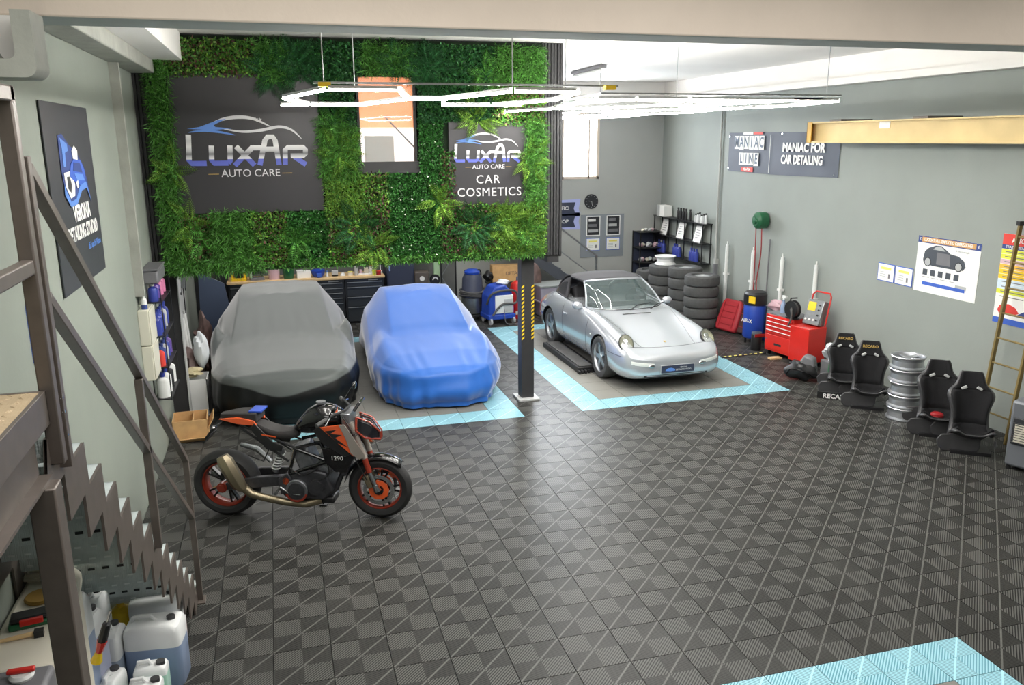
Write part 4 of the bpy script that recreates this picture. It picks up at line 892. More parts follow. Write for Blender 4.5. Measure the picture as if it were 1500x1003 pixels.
# greenhouse
def rail(pts, n=10): return [Vector(p) for p in spline([tuple(p) for p in pts], n)]
wb = rail([(-.665, 1.93, .885), (-.5, 1.74, .875), (-.25, 1.64, .872), (0, 1.61, .872), (.25, 1.64, .872), (.5, 1.74, .875), (.665, 1.93, .885)], 5)
wt = rail([(-.52, 2.42, 1.225), (-.4, 2.33, 1.245), (-.2, 2.27, 1.262), (0, 2.25, 1.268), (.2, 2.27, 1.262), (.4, 2.33, 1.245), (.52, 2.42, 1.225)], 5)
rows = [[wb[i].lerp(wt[i], t_) + Vector((0, -.035, .02)) * math.sin(PI * t_) for i in range(len(wb))] for t_ in [k / 8 for k in range(9)]]
B().loft(rows, caps=False, closed=False).obj('windscreen', 'windscreen_glass', pc)
B().tube(wb + [r_[-1] for r_ in rows[1:]] + wt[::-1][1:] + [r_[0] for r_ in rows[::-1]][1:-1], .016, 8, closed=True).obj('windscreen_frame', 'car_silver', pc)
B().tube([p + Vector((0, -.012, .004)) for p in wb], .008, 6).obj('windscreen_seal', 'trim_black', pc)
# soft top
tops = []
for y, w_, z in ((2.28, .0, 0), (2.45, .535, 1.275), (2.7, .555, 1.30), (3.0, .555, 1.295), (3.25, .54, 1.235), (3.5, .52, 1.12), (3.72, .5, .98), (3.82, .48, .885)):
    if w_ == 0: tops.append([v + Vector((0, .0, .008)) for v in wt]); continue
    N_ = len(wt) - 1
    tops.append([Vector(((2 * k / N_ - 1) * w_, y + .06 * (2 * k / N_ - 1) ** 2, z - .055 * abs(2 * k / N_ - 1) ** 3)) for k in range(N_ + 1)])
B().loft(tops, caps=False, closed=False).obj('soft_top_roof', 'soft_top', pc, smooth=60).modifiers.new('t', 'SOLIDIFY').thickness = .02
for s in (-1, 1):
    # side of the hood: rail over the window, rear quarter with window, side glass
    railp = rail([(s * .525, 2.42, 1.225), (s * .55, 2.6, 1.235), (s * .555, 2.9, 1.225), (s * .54, 3.2, 1.16), (s * .52, 3.5, 1.04), (s * .49, 3.8, .885)], 6)
    belt = rail([(s * .665, 1.93, .885), (s * .70, 2.2, .893), (s * .715, 2.6, .90), (s * .71, 3.0, .907), (s * .66, 3.4, .90), (s * .50, 3.82, .88)], 6)
    N_ = len(railp)
    qi = int(N_ * .42)
    qp = [railp[i].lerp(belt[i], t_) for i in range(qi, N_) for t_ in (0, 1)]
    B().add([tuple(p + Vector((s * .004, 0, 0))) for p in qp], [(2 * i, 2 * i + 1, 2 * i + 3, 2 * i + 2) for i in range(N_ - qi - 1)]).obj('hood_quarter', 'soft_top', pc)
    qw = [railp[i].lerp(belt[i], t_) + Vector((s * .012, 0, 0)) for i in range(qi + 2, N_ - 6) for t_ in (.2, .9)]
    B().add([tuple(p) for p in qw], [(2 * i, 2 * i + 1, 2 * i + 3, 2 * i + 2) for i in range(len(qw) // 2 - 1)]).obj('quarter_window', 'side_glass', pc)
    B().tube([railp[qi], belt[qi]], .014, 6).obj('hood_pillar', 'trim_black', pc); B().tube(railp[:qi + 1], .02, 8).obj('hood_rail', 'soft_top', pc)
    B().tube([p + Vector((0, 0, .004)) for p in belt], .009, 6).obj('belt_seal', 'trim_black', pc)
    # door mirror
    mp = Vector((s * .80, 1.98, .915)); B().ell(tuple(mp), (.085, .06, .06), 16, 10).obj('mirror_shell', 'car_silver', pc); B().tube([mp + Vector((-s * .09, 0, -.04)), mp], [.03, .035], 8).obj('mirror_foot', 'car_silver', pc)
    B().ell((mp.x, mp.y + .05, mp.z), (.07, .015, .045), 14, 8).obj('mirror_glass', 'chrome', pc)
    B().obox((s * .34, 2.75, .78), (.46, .16, .62), (-.25, 0, 0)).obox((s * .34, 2.45, .52), (.46, .5, .16)).obj('cabin_seat', 'cabin_dark', pc, bevel=.04)
    B().ell((s * .34, 2.86, 1.08), (.13, .06, .11)).obj('headrest', 'cabin_dark', pc)
B().obox((0, 2.0, .865), (1.2, .36, .08), (0, 0, 0)).obj('dashboard', 'cabin_dark', pc, bevel=.03)
wc = bpy.data.objects.new('steering_wheel', None); COL.objects.link(wc); wc.parent = pc; wc.location = (.34, 2.22, .93); wc.rotation_euler = (math.radians(68), 0, 0)
B().tube([(.18 * math.cos(2 * PI * k / 24), .18 * math.sin(2 * PI * k / 24), 0) for k in range(24)], .013, 6, closed=True).obj('wheel_rim', 'cabin_dark', wc); B().bar((-.17, 0, 0), (.17, 0, 0), .05, .02).ell((0, 0, 0), (.06, .06, .03)).obj('wheel_hub', 'cabin_dark', wc)
B().box(-.66, .66, 3.05, 3.15, .88, 1.0).obj('rear_seat', 'cabin_dark', pc, bevel=.03)
for s, x in ((1, -.05), (1, .3)):
    a = drop(x, 1.56) + Vector((0, 0, .012)); B().tube([a, a + Vector((.16, .10, .05)), a + Vector((.44 if x < 0 else .34, .20, .055))], .008, 6).obj('wiper', 'trim_black', pc)
# wheels
def car_wheel(x, y, s):
    w_ = bpy.data.objects.new('wheel', None); COL.objects.link(w_); w_.parent = pc; w_.location = (x, y, .318); w_.rotation_euler = (0, s * PI / 2, 0)
    B().lathe([(.225, -.10), (.27, -.112), (.305, -.105), (.318, -.08), (.318, .08), (.305, .105), (.27, .112), (.225, .10)], n=40).obj('tyre', 'rubber', w_)
    B().lathe([(.228, .098), (.222, .09), (.212, .06), (.205, -.09), (.225, -.1)], n=36).obj('rim', 'alloy', w_)
    B().lathe([(0, .0), (.15, .0), (.15, -.02), (0, -.02)], n=24).obj('brake_disc', 'steel', w_)
    bb = B()
    for k in range(5):
        a = 2 * PI * k / 5 + .3; c, d = math.cos(a), math.sin(a); t_ = (-d, c)
        P_ = lambda r, w__, z: [(c * r + t_[0] * w__, d * r + t_[1] * w__, z), (c * r - t_[0] * w__, d * r - t_[1] * w__, z), (c * r - t_[0] * w__ * .6, d * r - t_[1] * w__ * .6, z - .04), (c * r + t_[0] * w__ * .6, d * r + t_[1] * w__ * .6, z - .04)]
        sp = B().loft([P_(.04, .04, .075), P_(.10, .03, .085), P_(.16, .036, .082), P_(.216, .062, .072)]); sp.obj('spoke', 'alloy', w_, smooth=50)
    B().lathe([(0, .09), (.05, .088), (.06, .07), (.06, .02)], n=20).obj('hub_cap', 'alloy', w_)
for y in (.94, 3.21):
    for s in (-1, 1): car_wheel(s * (.725 if y < 2 else .745), y, s)
B().box(-.55, .55, .5, 3.6, .12, .2).obj('underbody', 'trim_black', pc)
t = thing('lift_pad_ramp', 'low black ramp beam on the floor along the side of the silver sports car', 'ramp', (4.42, 11.55, 0))
B().box(-.09, .24, 0, 1.75, .0, .085).obj('beam', 'black_plastic', t, bevel=.008)
B().box(-.05, .18, .05, 1.7, .085, .1).obj('rubber_top', 'rubber', t, bevel=.006)
for k in range(6): B().box(-.1 + .055 * k, -.065 + .055 * k, -.09 + .012 * k, 0, 0, .05).obj('tooth', 'black_plastic', t, bevel=.003)
# ------------------------------------------------------------ motorcycle, local x forward from the rear axle, y to its left, z up
mk = thing('motorcycle', 'black and orange naked motorcycle standing in the middle left of the floor', 'motorcycle', (-.64, 7.90, 0), math.radians(-19.6))
mat('bike_orange', (226, 92, 40), .3, coat=.6); mat('rim_orange', (150, 52, 34), .3, .2, coat=.6); mat('titanium', (158, 146, 122), .3, .85); mat('engine_dark', (74, 74, 78), .4, .6, var=.15, vscale=30, bump=.2, bscale=60); mat('engine_mid', (136, 138, 142), .35, .7, var=.2, vscale=25)
mat('seat_cloth', (44, 42, 42), .75, bump=.2, bscale=120); mat('silver_grey', (166, 158, 150), .35, .4, coat=.4); mat('tint', (30, 30, 36), .06, coat=1.); mat('tyre_black', (40, 40, 41), .65)
def mo(bb, name, m, parent=mk, **k): return bb.obj(name, m, parent, **k)
def bwheel(x, R, tw, rear):
    w_ = bpy.data.objects.new('wheel', None); COL.objects.link(w_); w_.parent = mk; w_.location = (x, 0, R); w_.rotation_euler = (PI / 2, 0, 0)
    a = tw / 2
    mo(B().lathe([(R * .69, -a * .75), (R * .75, -a * .95), (R * .86, -a), (R * .94, -a * .75), (R * .985, -a * .4), (R, 0), (R * .985, a * .4), (R * .94, a * .75), (R * .86, a), (R * .75, a * .95), (R * .69, a * .75)], n=56), 'tyre', 'tyre_black', w_)
    for sg in (-1, 1): mo(B().lathe([(R * .70, sg * a * .72), (R * .665, sg * a * .8), (R * .63, sg * a * .62), (R * .62, sg * a * .3)], n=56), 'rim_lip', 'rim_orange', w_)
    mo(B().lathe([(R * .70, -a * .7), (R * .62, -a * .3), (R * .62, a * .3), (R * .70, a * .7)], n=56), 'rim_well', 'rim_orange', w_)
    n_ = 5
    for k in range(n_ * 2):
        an = 2 * PI * (k // 2) / n_ + (.17 if k % 2 else -.17); a0 = 2 * PI * (k // 2) / n_ + (.05 if k % 2 else -.05)
        mo(B().bar((.05 * math.cos(a0), .05 * math.sin(a0), 0), (R * .65 * math.cos(an), R * .65 * math.sin(an), 0), .02, .05, up=(0, 0, 1)), 'spoke', 'black_gloss', w_, bevel=.003)
    mo(B().cyl((0, 0, -.09), (0, 0, .09), .045, n=20), 'hub', 'black_gloss', w_)
    return w_
rw_ = bwheel(0.0, .33, .19, 1); fw_ = bwheel(1.5, .31, .12, 0)
mo(B().cyl((0, 0, .09), (0, 0, .15), .05, n=20).cyl((0, 0, .15), (0, 0, .17), .035, n=20), 'axle_nut', 'rim_orange', rw_)
mo(B().lathe([(.06, -.06), (.11, -.06), (.11, -.066), (.06, -.066)], n=30), 'brake_disc', 'steel', rw_)
for s in (-1, 1):
    mo(B().lathe([(.115, s * .075), (.15, s * .075), (.15, s * .08), (.115, s * .08)], n=40), 'brake_disc', 'chrome', fw_)
    mo(B().lathe([(.05, s * .07), (.1, s * .072), (.1, s * .078), (.05, s * .078)], n=10), 'disc_carrier', 'bike_orange', fw_)
    # fork: gold-brown upper tube, chrome lower, foot and caliper
    mo(B().cyl((1.27, s * .1, .99), (1.385, s * .1, .64), .030, n=16), 'upper_fork_tube', 'silver_grey'); mo(B().cyl((1.37, s * .1, .68), (1.425, s * .1, .50), .027, n=16), 'fork_sleeve', 'rim_orange'); mo(B().cyl((1.42, s * .1, .52), (1.485, s * .1, .34), .021, n=14), 'lower_fork_tube', 'chrome')
    mo(B().tube([(1.475, s * .1, .37), (1.5, s * .1, .31)], [.03, .035], 10), 'fork_foot', 'chrome')
    mo(B().obox((1.405, s * .085, .40), (.055, .05, .13), (0, -.35, 0)), 'brake_caliper', 'titanium', bevel=.01)
# front mudguard
bb = B(); arc = [(1.5 + .345 * math.cos(a), .31 + .345 * math.sin(a)) for a in [math.radians(v) for v in range(50, 166, 8)]]
for i in range(len(arc) - 1): pass
rowsv = [[(x + (1.5 - x) * .0 + (.31 - z) * 0, yy, z - .03 * (abs(yy) / .075) ** 2) for yy in (-.08, -.05, 0, .05, .08)] for x, z in arc]
mo(B().loft(rowsv, caps=False, closed=False), 'front_mudguard', 'black_gloss', smooth=60).modifiers.new('t', 'SOLIDIFY').thickness = .008
# swingarm, chain side, rear hugger
for s in (-1, 1): mo(B().loft([[(.0, s * .12 - .02, .30), (.0, s * .12 + .02, .30), (.0, s * .12 + .02, .36), (.0, s * .12 - .02, .36)], [(.3, s * .12 - .025, .33), (.3, s * .12 + .025, .33), (.3, s * .12 + .025, .44), (.3, s * .12 - .025, .44)], [(.62, s * .1 - .025, .36), (.62, s * .1 + .025, .36), (.62, s * .1 + .025, .46), (.62, s * .1 - .025, .46)]]), 'swingarm', 'engine_dark', bevel=.008)
mo(B().tube([(.12, .1, .68), (.28, .09, .64), (.42, .07, .52)], [.02, .03, .02], 10), 'rear_hugger', 'steel')
# frame
for s in (-1, 1):
    for p, q in (((1.2, 0, .98), (.98, s * .12, .80)), ((.98, s * .12, .80), (.72, s * .14, .74)), ((.98, s * .12, .8), (1.05, s * .14, .62)), ((.74, s * .14, .74), (.66, s * .14, .46)), ((1.2, 0, .86), (1.05, s * .14, .62)), ((1.05, s * .14, .62), (.66, s * .14, .48)), ((1.05, s * .14, .62), (.74, s * .14, .74))):
        mo(B().cyl(p, q, .016, n=10), 'frame_tube', 'black_gloss')
    for p, q in (((.72, s * .11, .74), (.22, s * .09, .95)), ((.66, s * .11, .6), (.2, s * .09, .93)), ((.5, s * .1, .7), (.42, s * .1, .86))): mo(B().cyl(p, q, .012, n=8), 'subframe_tube', 'black_metal')
# engine
mo(B().prism([(.60, .25), (.98, .22), (1.08, .32), (1.02, .50), (.86, .54), (.62, .48), (.55, .36)], -.15, .15), 'crankcase', 'engine_dark', bevel=.02)
mo(B().cyl((.74, -.15, .335), (.74, -.19, .335), .105, n=28), 'clutch_cover', 'engine_mid', bevel=.006); mo(B().cyl((.74, -.19, .335), (.74, -.2, .335), .08, n=28), 'clutch_cap', 'engine_dark')
mo(B().lathe([(.09, -.2), (.11, -.2), (.11, -.195)], (.74, 0, .335), 'y', 20, a0=PI * 1.1, a1=PI * 1.9), 'clutch_guard', 'rim_orange')
mo(B().cyl((.92, -.15, .36), (.92, -.18, .36), .075, n=24), 'generator_cover', 'engine_dark')
mo(B().obox((1.02, 0, .60), (.17, .22, .3), (0, .5, 0)), 'front_cylinder', 'engine_mid', bevel=.02); mo(B().obox((.80, 0, .62), (.16, .22, .26), (0, -.35, 0)), 'rear_cylinder', 'engine_mid', bevel=.02)
mo(B().obox((1.08, -.02, .70), (.13, .24, .1), (0, .5, 0)), 'cylinder_head', 'engine_dark', bevel=.015)
for k in range(5): mo(B().obox((.99 + .025 * k, -.116, .545 + .04 * k), (.15, .012, .008), (0, .5, 0)), 'cooling_fin', 'steel')
mo(B().tube([(.58, -.05, .7), (.5, -.05, .47)], [.03, .03], 10), 'shock_body', 'engine_mid'); hx = [(.575 - .07 * t_ + .038 * math.cos(t_ * 38), -.05 + .038 * math.sin(t_ * 38), .67 - .17 * t_) for t_ in [i / 70 for i in range(71)]]; mo(B().tube(hx, .007, 5), 'shock_spring', 'white_plastic')
mo(B().cyl((.64, -.17, .42), (.64, -.13, .42), .035, n=18), 'pivot_bolt', 'bike_orange'); mo(B().prism([(.58, .28), (.72, .38), (.66, .50), (.56, .44)], -.17, -.14), 'heel_plate', 'engine_dark', bevel=.006)
mo(B().cyl((.56, -.14, .33), (.56, -.25, .33), .012).cyl((.56, -.25, .33), (.56, -.26, .33), .016), 'foot_peg', 'steel'); mo(B().tube([(.58, -.17, .36), (.68, -.19, .30), (.78, -.2, .3)], .008, 6), 'brake_pedal', 'steel')
mo(B().tube([(.28, -.13, .66), (.42, -.12, .60), (.5, -.12, .76)], .007, 6), 'footrest_bracket', 'black_metal')
# radiator and front covers
mo(B().obox((1.22, 0, .62), (.05, .30, .30), (0, .25, 0)), 'radiator', 'engine_dark', bevel=.01)
for s in (-1, 1):
    mo(B().prism([(1.0, .76), (1.3, .74), (1.30, .66), (1.22, .52), (1.12, .52), (1.02, .62)], s * .15, s * .165), 'side_shroud', 'black_gloss', bevel=.006)
    pl_ = lambda pts, name, m_, y0, y1: mo(B().prism(pts, s * y0, s * y1), name, m_, bevel=.004)
    pl_([(.93, .93), (1.02, 1.0), (1.2, .93), (1.32, .72), (1.22, .68), (1.02, .80)], 'tank_cover', 'black_plastic', .165, .178)
    pl_([(1.0, .97), (1.2, 1.0), (1.3, .86), (1.40, .70), (1.30, .69), (1.18, .80)], 'orange_cover', 'bike_orange', .178, .187)
    pl_([(1.18, 1.0), (1.24, 1.0), (1.42, .70), (1.36, .66), (1.28, .72), (1.24, .86)], 'grey_edge', 'silver_grey', .186, .192)
    pl_([(1.05, .935), (1.16, .95), (1.10, .91), (1.21, .90), (1.14, .87), (1.26, .78), (1.16, .82)], 'flash_graphic', 'black_plastic', .1875, .1885)
text('side_lettering', '1290', .06, 'white', mk, (1.14, -.167, .66), (PI / 2, 0, 0), .001, sx=1)
# tank
def ring(x, w_, z0, z1, n_=12): return [(x, w_ * math.sin(2 * PI * k / n_) * (1.0 if math.cos(2 * PI * k / n_) > -.3 else .7), (z0 + z1) / 2 - (z1 - z0) / 2 * math.cos(2 * PI * k / n_) * -1) for k in range(n_)]
mo(B().loft([ring(.70, .05, .86, .93), ring(.76, .11, .85, 1.0), ring(.84, .15, .84, 1.10), ring(.93, .175, .85, 1.15), ring(1.03, .18, .87, 1.155), ring(1.13, .15, .90, 1.12), ring(1.2, .08, .92, 1.06)]), 'fuel_tank', 'black_gloss', sub=1, smooth=0).data.shade_smooth()
mo(B().cyl((.97, 0, 1.145), (.97, 0, 1.165), .045, n=18), 'tank_cap', 'engine_mid')
# seat and tail
mo(B().loft([[(.27, -.06, .93), (.27, .06, .93), (.27, .07, .98), (.27, -.07, .98)], [(.38, -.11, .90), (.38, .11, .90), (.38, .12, .965), (.38, -.12, .965)], [(.5, -.13, .81), (.5, .13, .81), (.5, .14, .915), (.5, -.14, .915)], [(.62, -.13, .78), (.62, .13, .78), (.62, .13, .90), (.62, -.13, .90)], [(.78, -.10, .80), (.78, .10, .80), (.78, .08, .93), (.78, -.08, .93)]]), 'seat', 'seat_cloth', sub=1, smooth=60)
mo(B().loft([[(.0, -.04, 1.0), (.0, .04, 1.0), (.0, .04, 1.035), (.0, -.04, 1.035)], [(.18, -.1, .97), (.18, .1, .97), (.18, .1, 1.06), (.18, -.1, 1.06)], [(.38, -.12, .98), (.38, .12, .98), (.38, .11, 1.07), (.38, -.11, 1.07)]]), 'pillion_seat', 'seat_cloth', bevel=.01)
for s in (-1, 1):
    mo(B().prism([(.02, 1.01), (.2, 1.03), (.36, 1.0), (.38, .95), (.2, .965)], s * .10, s * .125), 'tail_cover', 'bike_orange', bevel=.004)
    mo(B().prism([(.36, .98), (.52, .80), (.62, .76), (.6, .70), (.46, .72), (.32, .92)], s * .115, s * .13), 'seat_side_cover', 'black_plastic', bevel=.004)
    mo(B().prism([(.42, .875), (.56, .855), (.56, .842), (.43, .86)], s * .131, s * .133), 'stripe', 'bike_orange', smooth=0)
mo(B().box(.30, .42, -.09, .09, 1.065, 1.085), 'blue_cloth', 'blue_plastic', bevel=.005)
mo(B().prism([(.04, 1.0), (.02, .97), (-.16, .78), (-.17, .79), (.0, 1.0)], -.05, .05), 'plate_holder', 'black_plastic', bevel=.004); mo(B().obox((-.13, 0, .80), (.01, .18, .12), (0, .7, 0)), 'tail_plate', 'black_plastic')
for s in (-1, 1): mo(B().tube([(0, s * .04, .95), (-.02, s * .13, .94)], .008, 6).ell((-.02, s * .14, .94), (.02, .03, .015), 8, 6), 'rear_indicator', 'chrome')
# exhaust on the right side (towards the camera)
sil = lambda x, z, r: [(x + r * math.sin(a) * .92, -.21 + r * .8 * math.cos(a), z + r * math.sin(a) * .42) for a in [2 * PI * k / 8 + .39 for k in range(8)]]
mo(B().loft([sil(.06, .68, .055), sil(.085, .63, .078), sil(.165, .46, .078), sil(.205, .38, .066), sil(.235, .345, .045)]), 'silencer', 'titanium', bevel=.004)
mo(B().tube([(.22, -.19, .37), (.30, -.18, .29), (.40, -.17, .255), (.62, -.15, .2), (.80, -.12, .17), (.94, -.08, .2)], [.045, .038, .036, .036, .036, .04], 14), 'exhaust_pipe', 'titanium')
mo(B().tube([(.94, -.06, .2), (1.08, -.04, .3), (1.14, -.02, .45), (1.10, 0, .6)], .026, 10), 'exhaust_header', 'engine_dark'); mo(B().obox((.9, 0, .2), (.34, .2, .07), (0, 0, 0)), 'belly_pan', 'black_plastic', bevel=.02)
mo(B().tube([(.84, .1, .24), (.86, .22, .02)], .012, 6).box(.83, .9, .19, .25, 0, .012), 'side_stand', 'black_metal')
# handlebar, mirrors, dash, headlamp
mo(B().tube([(1.06, -.38, 1.07), (1.14, -.22, 1.10), (1.22, -.08, 1.10), (1.22, .08, 1.10), (1.14, .22, 1.10), (1.06, .38, 1.07)], .012, 8), 'handlebar', 'black_metal')
for s in (-1, 1):
    mo(B().tube([(1.045, s * .41, 1.065), (1.1, s * .29, 1.085)], .019, 10), 'grip', 'rubber'); mo(B().tube([(1.13, s * .28, 1.09), (1.12, s * .40, 1.06)], .006, 6), 'lever', 'chrome')
    mo(B().tube([(1.12, s * .26, 1.1), (1.18, s * .34, 1.20)], .006, 6).ell((1.2, s * .36, 1.215), (.02, .065, .035), 12, 8), 'mirror', 'black_gloss')
mo(B().cyl((1.15, -.17, 1.12), (1.15, -.17, 1.16), .025), 'brake_reservoir', 'orange'); mo(B().obox((1.33, 0, 1.14), (.03, .17, .11), (0, .6, 0)), 'dashboard', 'tint', bevel=.008)
mo(B().prism([(1.2, .92), (1.27, .90), (1.27, 1.08), (1.18, 1.08)], -.12, .12), 'fork_clamp', 'engine_mid', bevel=.008)
mo(B().loft([[(1.33, -.07, 1.02), (1.33, .07, 1.02), (1.33, .11, .90), (1.33, -.11, .90)], [(1.43, -.075, .985), (1.43, .075, .985), (1.46, .08, .82), (1.46, -.08, .82)], [(1.52, -.03, .88), (1.52, .03, .88), (1.52, .03, .82), (1.52, -.03, .82)]]), 'headlamp_lens', 'tint', bevel=.012)
for s in (-1, 1): mo(B().tube([(1.32, s * .075, 1.035), (1.32, s * .12, .92), (1.40, s * .1, .84), (1.53, s * .03, .81)], .011, 6).tube([(1.32, s * .075, 1.035), (1.44, s * .07, .99), (1.53, s * .03, .88), (1.53, s * .03, .81)], .008, 6), 'headlamp_surround', 'rim_orange')
for s in (-1, 1): mo(B().tube([(1.3, s * .1, .9), (1.33, s * .16, .9)], .006, 5).ell((1.33, s * .17, .9), (.02, .02, .012), 8, 6), 'front_indicator', 'black_gloss')
for p in ([(1.2, -.12, 1.06), (1.3, -.16, .9), (1.28, -.12, .7), (1.4, -.11, .42)], [(1.15, .15, 1.07), (1.3, .12, .85), (1.4, .11, .42)], [(1.0, -.13, .7), (1.05, -.15, .5), (.92, -.17, .42)], [(.68, -.15, .55), (.8, -.16, .48), (.95, -.15, .55)]): mo(B().tube(spline(p, 6), .006, 6), 'hose', 'black_plastic')
# ------------------------------------------------------------ right wall. things are built facing local -y and turned by -90 degrees
RW = -PI / 2
def rthing(name, label, cat, y, z=0, x=XR, group=None, rz=RW): return thing(name, label, cat, (x, y, z), rz, group)
# yellow girder
mat('girder_yellow', (206, 182, 128), .5, .1, var=.08, vscale=3); mat('girder_end', (196, 150, 40), .5)
t = rthing('crane_girder', 'long pale yellow steel channel girder mounted high on the right wall', 'girder', 11.05, 3.46, 7.84)
# local x runs towards the camera
B().box(0, 6.2, .02, .04, .0, .29).box(0, 6.2, -.06, .04, .28, .3).box(0, 6.2, -.06, .04, 0, .02).obj('channel', 'girder_yellow', t)
B().box(-.02, .0, -.07, .05, .0, .3).box(-.02, .09, -.07, -.055, .0, .3).obj('end_plate', 'girder_end', t, bevel=.006)
for x in (.45, 2.1, 4.4): B().box(x, x + .26, -.03, .5, .3, .33).obj('wall_clamp', 'rim_orange' if 0 else 'brown_steel', t, bevel=.004)
B().box(1.45, 1.65, .012, .0195, .19, .28).obj('label_plate', 'paper', t, smooth=0)
# banner
mat('vinyl', (80, 86, 98), .62, var=.1, vscale=2); mat('letter_ink', (84, 98, 116), .6)
t = rthing('vinyl_banner', 'wide dark banner high on the right wall reading MANIAC LINE and MANIAC FOR CAR DETAILING', 'banner', 14.34, 2.93, 8.385)
bb = B(); nx = 24
for i in range(nx + 1):
    x = 3.27 * i / nx; bb.v += [(x, -.01 * math.sin(i * 1.3), -.02 * math.sin(PI * i / nx) + .0 * i), (x, -.008 * math.sin(i * .9 + 1), .70 - .005 * i / nx * 2)]
for i in range(nx): bb.f.append((2 * i, 2 * i + 2, 2 * i + 3, 2 * i + 1)); bb.m.append(0)
bb.obj('vinyl_sheet', 'vinyl', t)
for row, wd, x0, z0, h in ((0, 'MANIAC', .24, .40, .24), (1, 'LINE', .42, .12, .22)):
    for k, ch in enumerate(wd):
        x = x0 + k * .165
        B().box(x, x + .15, -.024, -.02, z0 + rnd.uniform(-.01, .01), z0 + h).obj('letter_card', 'paper', t, rot=(0, 0, 0), smooth=0); text('letter', ch, .25, 'letter_ink', t, (x + .075, -.026, z0 + h / 2), FRONT, .0005, sx=.75, bold=.006)
B().box(.5, .9, -.022, -.018, .0, .085).obj('badge', 'red_print', t, bevel=.01); text('badge_text', 'MA-FRA', .07, 'paper', t, (.7, -.024, .043), FRONT, .0005, bold=.002)
B().box(.52, .84, -.022, -.018, .665, .70).obj('top_tag', 'paper', t); B().box(.86, 1.16, -.022, -.018, .665, .705).obj('top_tag', 'red_print', t)
B().box(1.40, 1.41, -.022, -.018, .0, .66).obj('divider', 'paper', t)
text('slogan', 'MANIAC FOR', .2, 'paper', t, (2.36, -.024, .44), FRONT, .001, sx=.95, bold=.008); text('slogan', 'CAR DETAILING', .2, 'paper', t, (2.33, -.024, .24), FRONT, .001, sx=.78, bold=.008)
for x, z in ((.05, .63), (.05, .05), (3.2, .62), (3.2, .04), (1.75, .67)): B().cyl((x, -.02, z), (x, -.026, z), .015, n=10).obj('eyelet', 'chrome', t)
# hose reel
t = rthing('hose_reel', 'round green hose reel mounted on the right wall with its hose hanging down', 'hose reel', 12.93, 2.11)
B().box(-.16, .0, -.02, 0, -.14, .14).obj('wall_plate', 'light_grey', t, bevel=.005)
B().lathe([(0, -.24), (.1, -.24), (.145, -.2), (.15, -.12), (.145, -.04), (0, -.02)], (0, 0, 0), 'y', 24).obj('drum', 'green', t); B().box(-.05, .05, -.245, -.24, -.012, .012).obj('badge', 'paper', t)
B().lathe([(.06, -.25), (.055, -.26), (0, -.265)], (0, 0, 0), 'y', 20).obj('hub', 'green', t); B().box(-.2, -.12, -.16, -.08, -.05, .03).obj('hose_guide', 'green', t, bevel=.01)
B().tube(spline([(.04, -.12, -.14), (.03, -.1, -.6), (-.02, -.12, -1.1), (.1, -.16, -1.35)], 6), .009, 6).obj('hose', 'red_leather', t); B().tube([(-.15, -.12, -.05), (-.14, -.1, -.8), (-.1, -.12, -1.3)], .009, 6).obj('hose', 'red_leather', t)
# white tubes standing against the wall
for y, z0, w_ in ((14.1, 0, 'first white tube, behind the red seat backs'), (13.19, 0, 'second white tube, behind the blue compressor'), (12.27, 0, 'third white tube, behind the red tool cabinet'), (11.33, 0, 'fourth white tube, behind the red welder cart')):
    t = rthing('white_tube', w_ + ' on the right wall', 'tube', y, 0, 8.33, 'white tubes upright on the right wall')
    B().cyl((0, 0, 0), (0, 0, 1.5), .035, n=14).obj('shaft', 'white_plastic', t); B().cyl((0, 0, 1.5), (0, 0, 1.54), .028, n=12).cyl((0, 0, 1.54), (0, 0, 1.6), .012, n=8).obj('tip', 'white_plastic', t); B().box(-.045, .045, -.04, .05, .95, .99).obj('wall_clip', 'white', t)
tag(B().cyl((8.34, 12.72, 0), (8.34, 12.7, 1.8), .014, n=8).obj('grey_rod', 'grey_plastic'), 'thin grey rod standing on the right wall behind the compressor', 'rod')
tag(B().box(8.3, 8.38, 14.5, 14.56, 0, 1.1).obj('dark_strut', 'grey_plastic'), 'dark upright strut in the corner beside the tyre stacks', 'strut')
# wall notices and posters
def notice(par, x, z, w_, h, head='yellow', lines=3):
    B().box(x, x + w_, -.006, 0, z, z + h).obj('frame', 'blue_print', par, bevel=.002); B().box(x + .012, x + w_ - .012, -.008, -.006, z + .012, z + h - .012).obj('sheet', 'paper', par)
    B().box(x + w_ * .2, x + w_ * .8, -.0095, -.008, z + h * .66, z + h * .8).obj('heading', head, par)
    for k in range(lines): B().box(x + w_ * .15, x + w_ * .5, -.0095, -.008, z + h * (.5 - .12 * k), z + h * (.53 - .12 * k)).obj('text_line', 'light_grey', par)
    B().box(x + w_ * .66, x + w_ * .76, -.0095, -.008, z + h * .2, z + h * .45).obj('picture', 'grey_plastic', par)
mat('pale_yellow', (236, 226, 120), .6)
t = rthing('framed_notice', 'small blue-framed notice, farther from the camera of the pair beside the car poster', 'notice', 9.99, 1.51, group='small notices on the right wall'); notice(t, 0, 0, .34, .26, 'pale_yellow')
t = rthing('framed_notice', 'small blue-framed notice touching the edge of the large car poster', 'notice', 9.635, 1.51, group='small notices on the right wall'); notice(t, 0, 0, .34, .26, 'pale_yellow')
mat('car_print', (70, 76, 84), .5); mat('orange_print', (206, 158, 96), .6); mat('pale_blue_print', (150, 170, 210), .6)
t = rthing('car_poster', 'white poster on the right wall with a dark coupe and an orange heading', 'poster', 9.26, 1.49)
B().box(0, 1.06, -.006, 0, 0, .75).obj('sheet', 'paper', t); B().box(.0, 1.06, -.008, -.006, .66, .75).obj('heading_band', 'navy_print', t); B().box(.07, .98, -.0095, -.008, .672, .738).obj('heading_fill', 'orange_print', t)
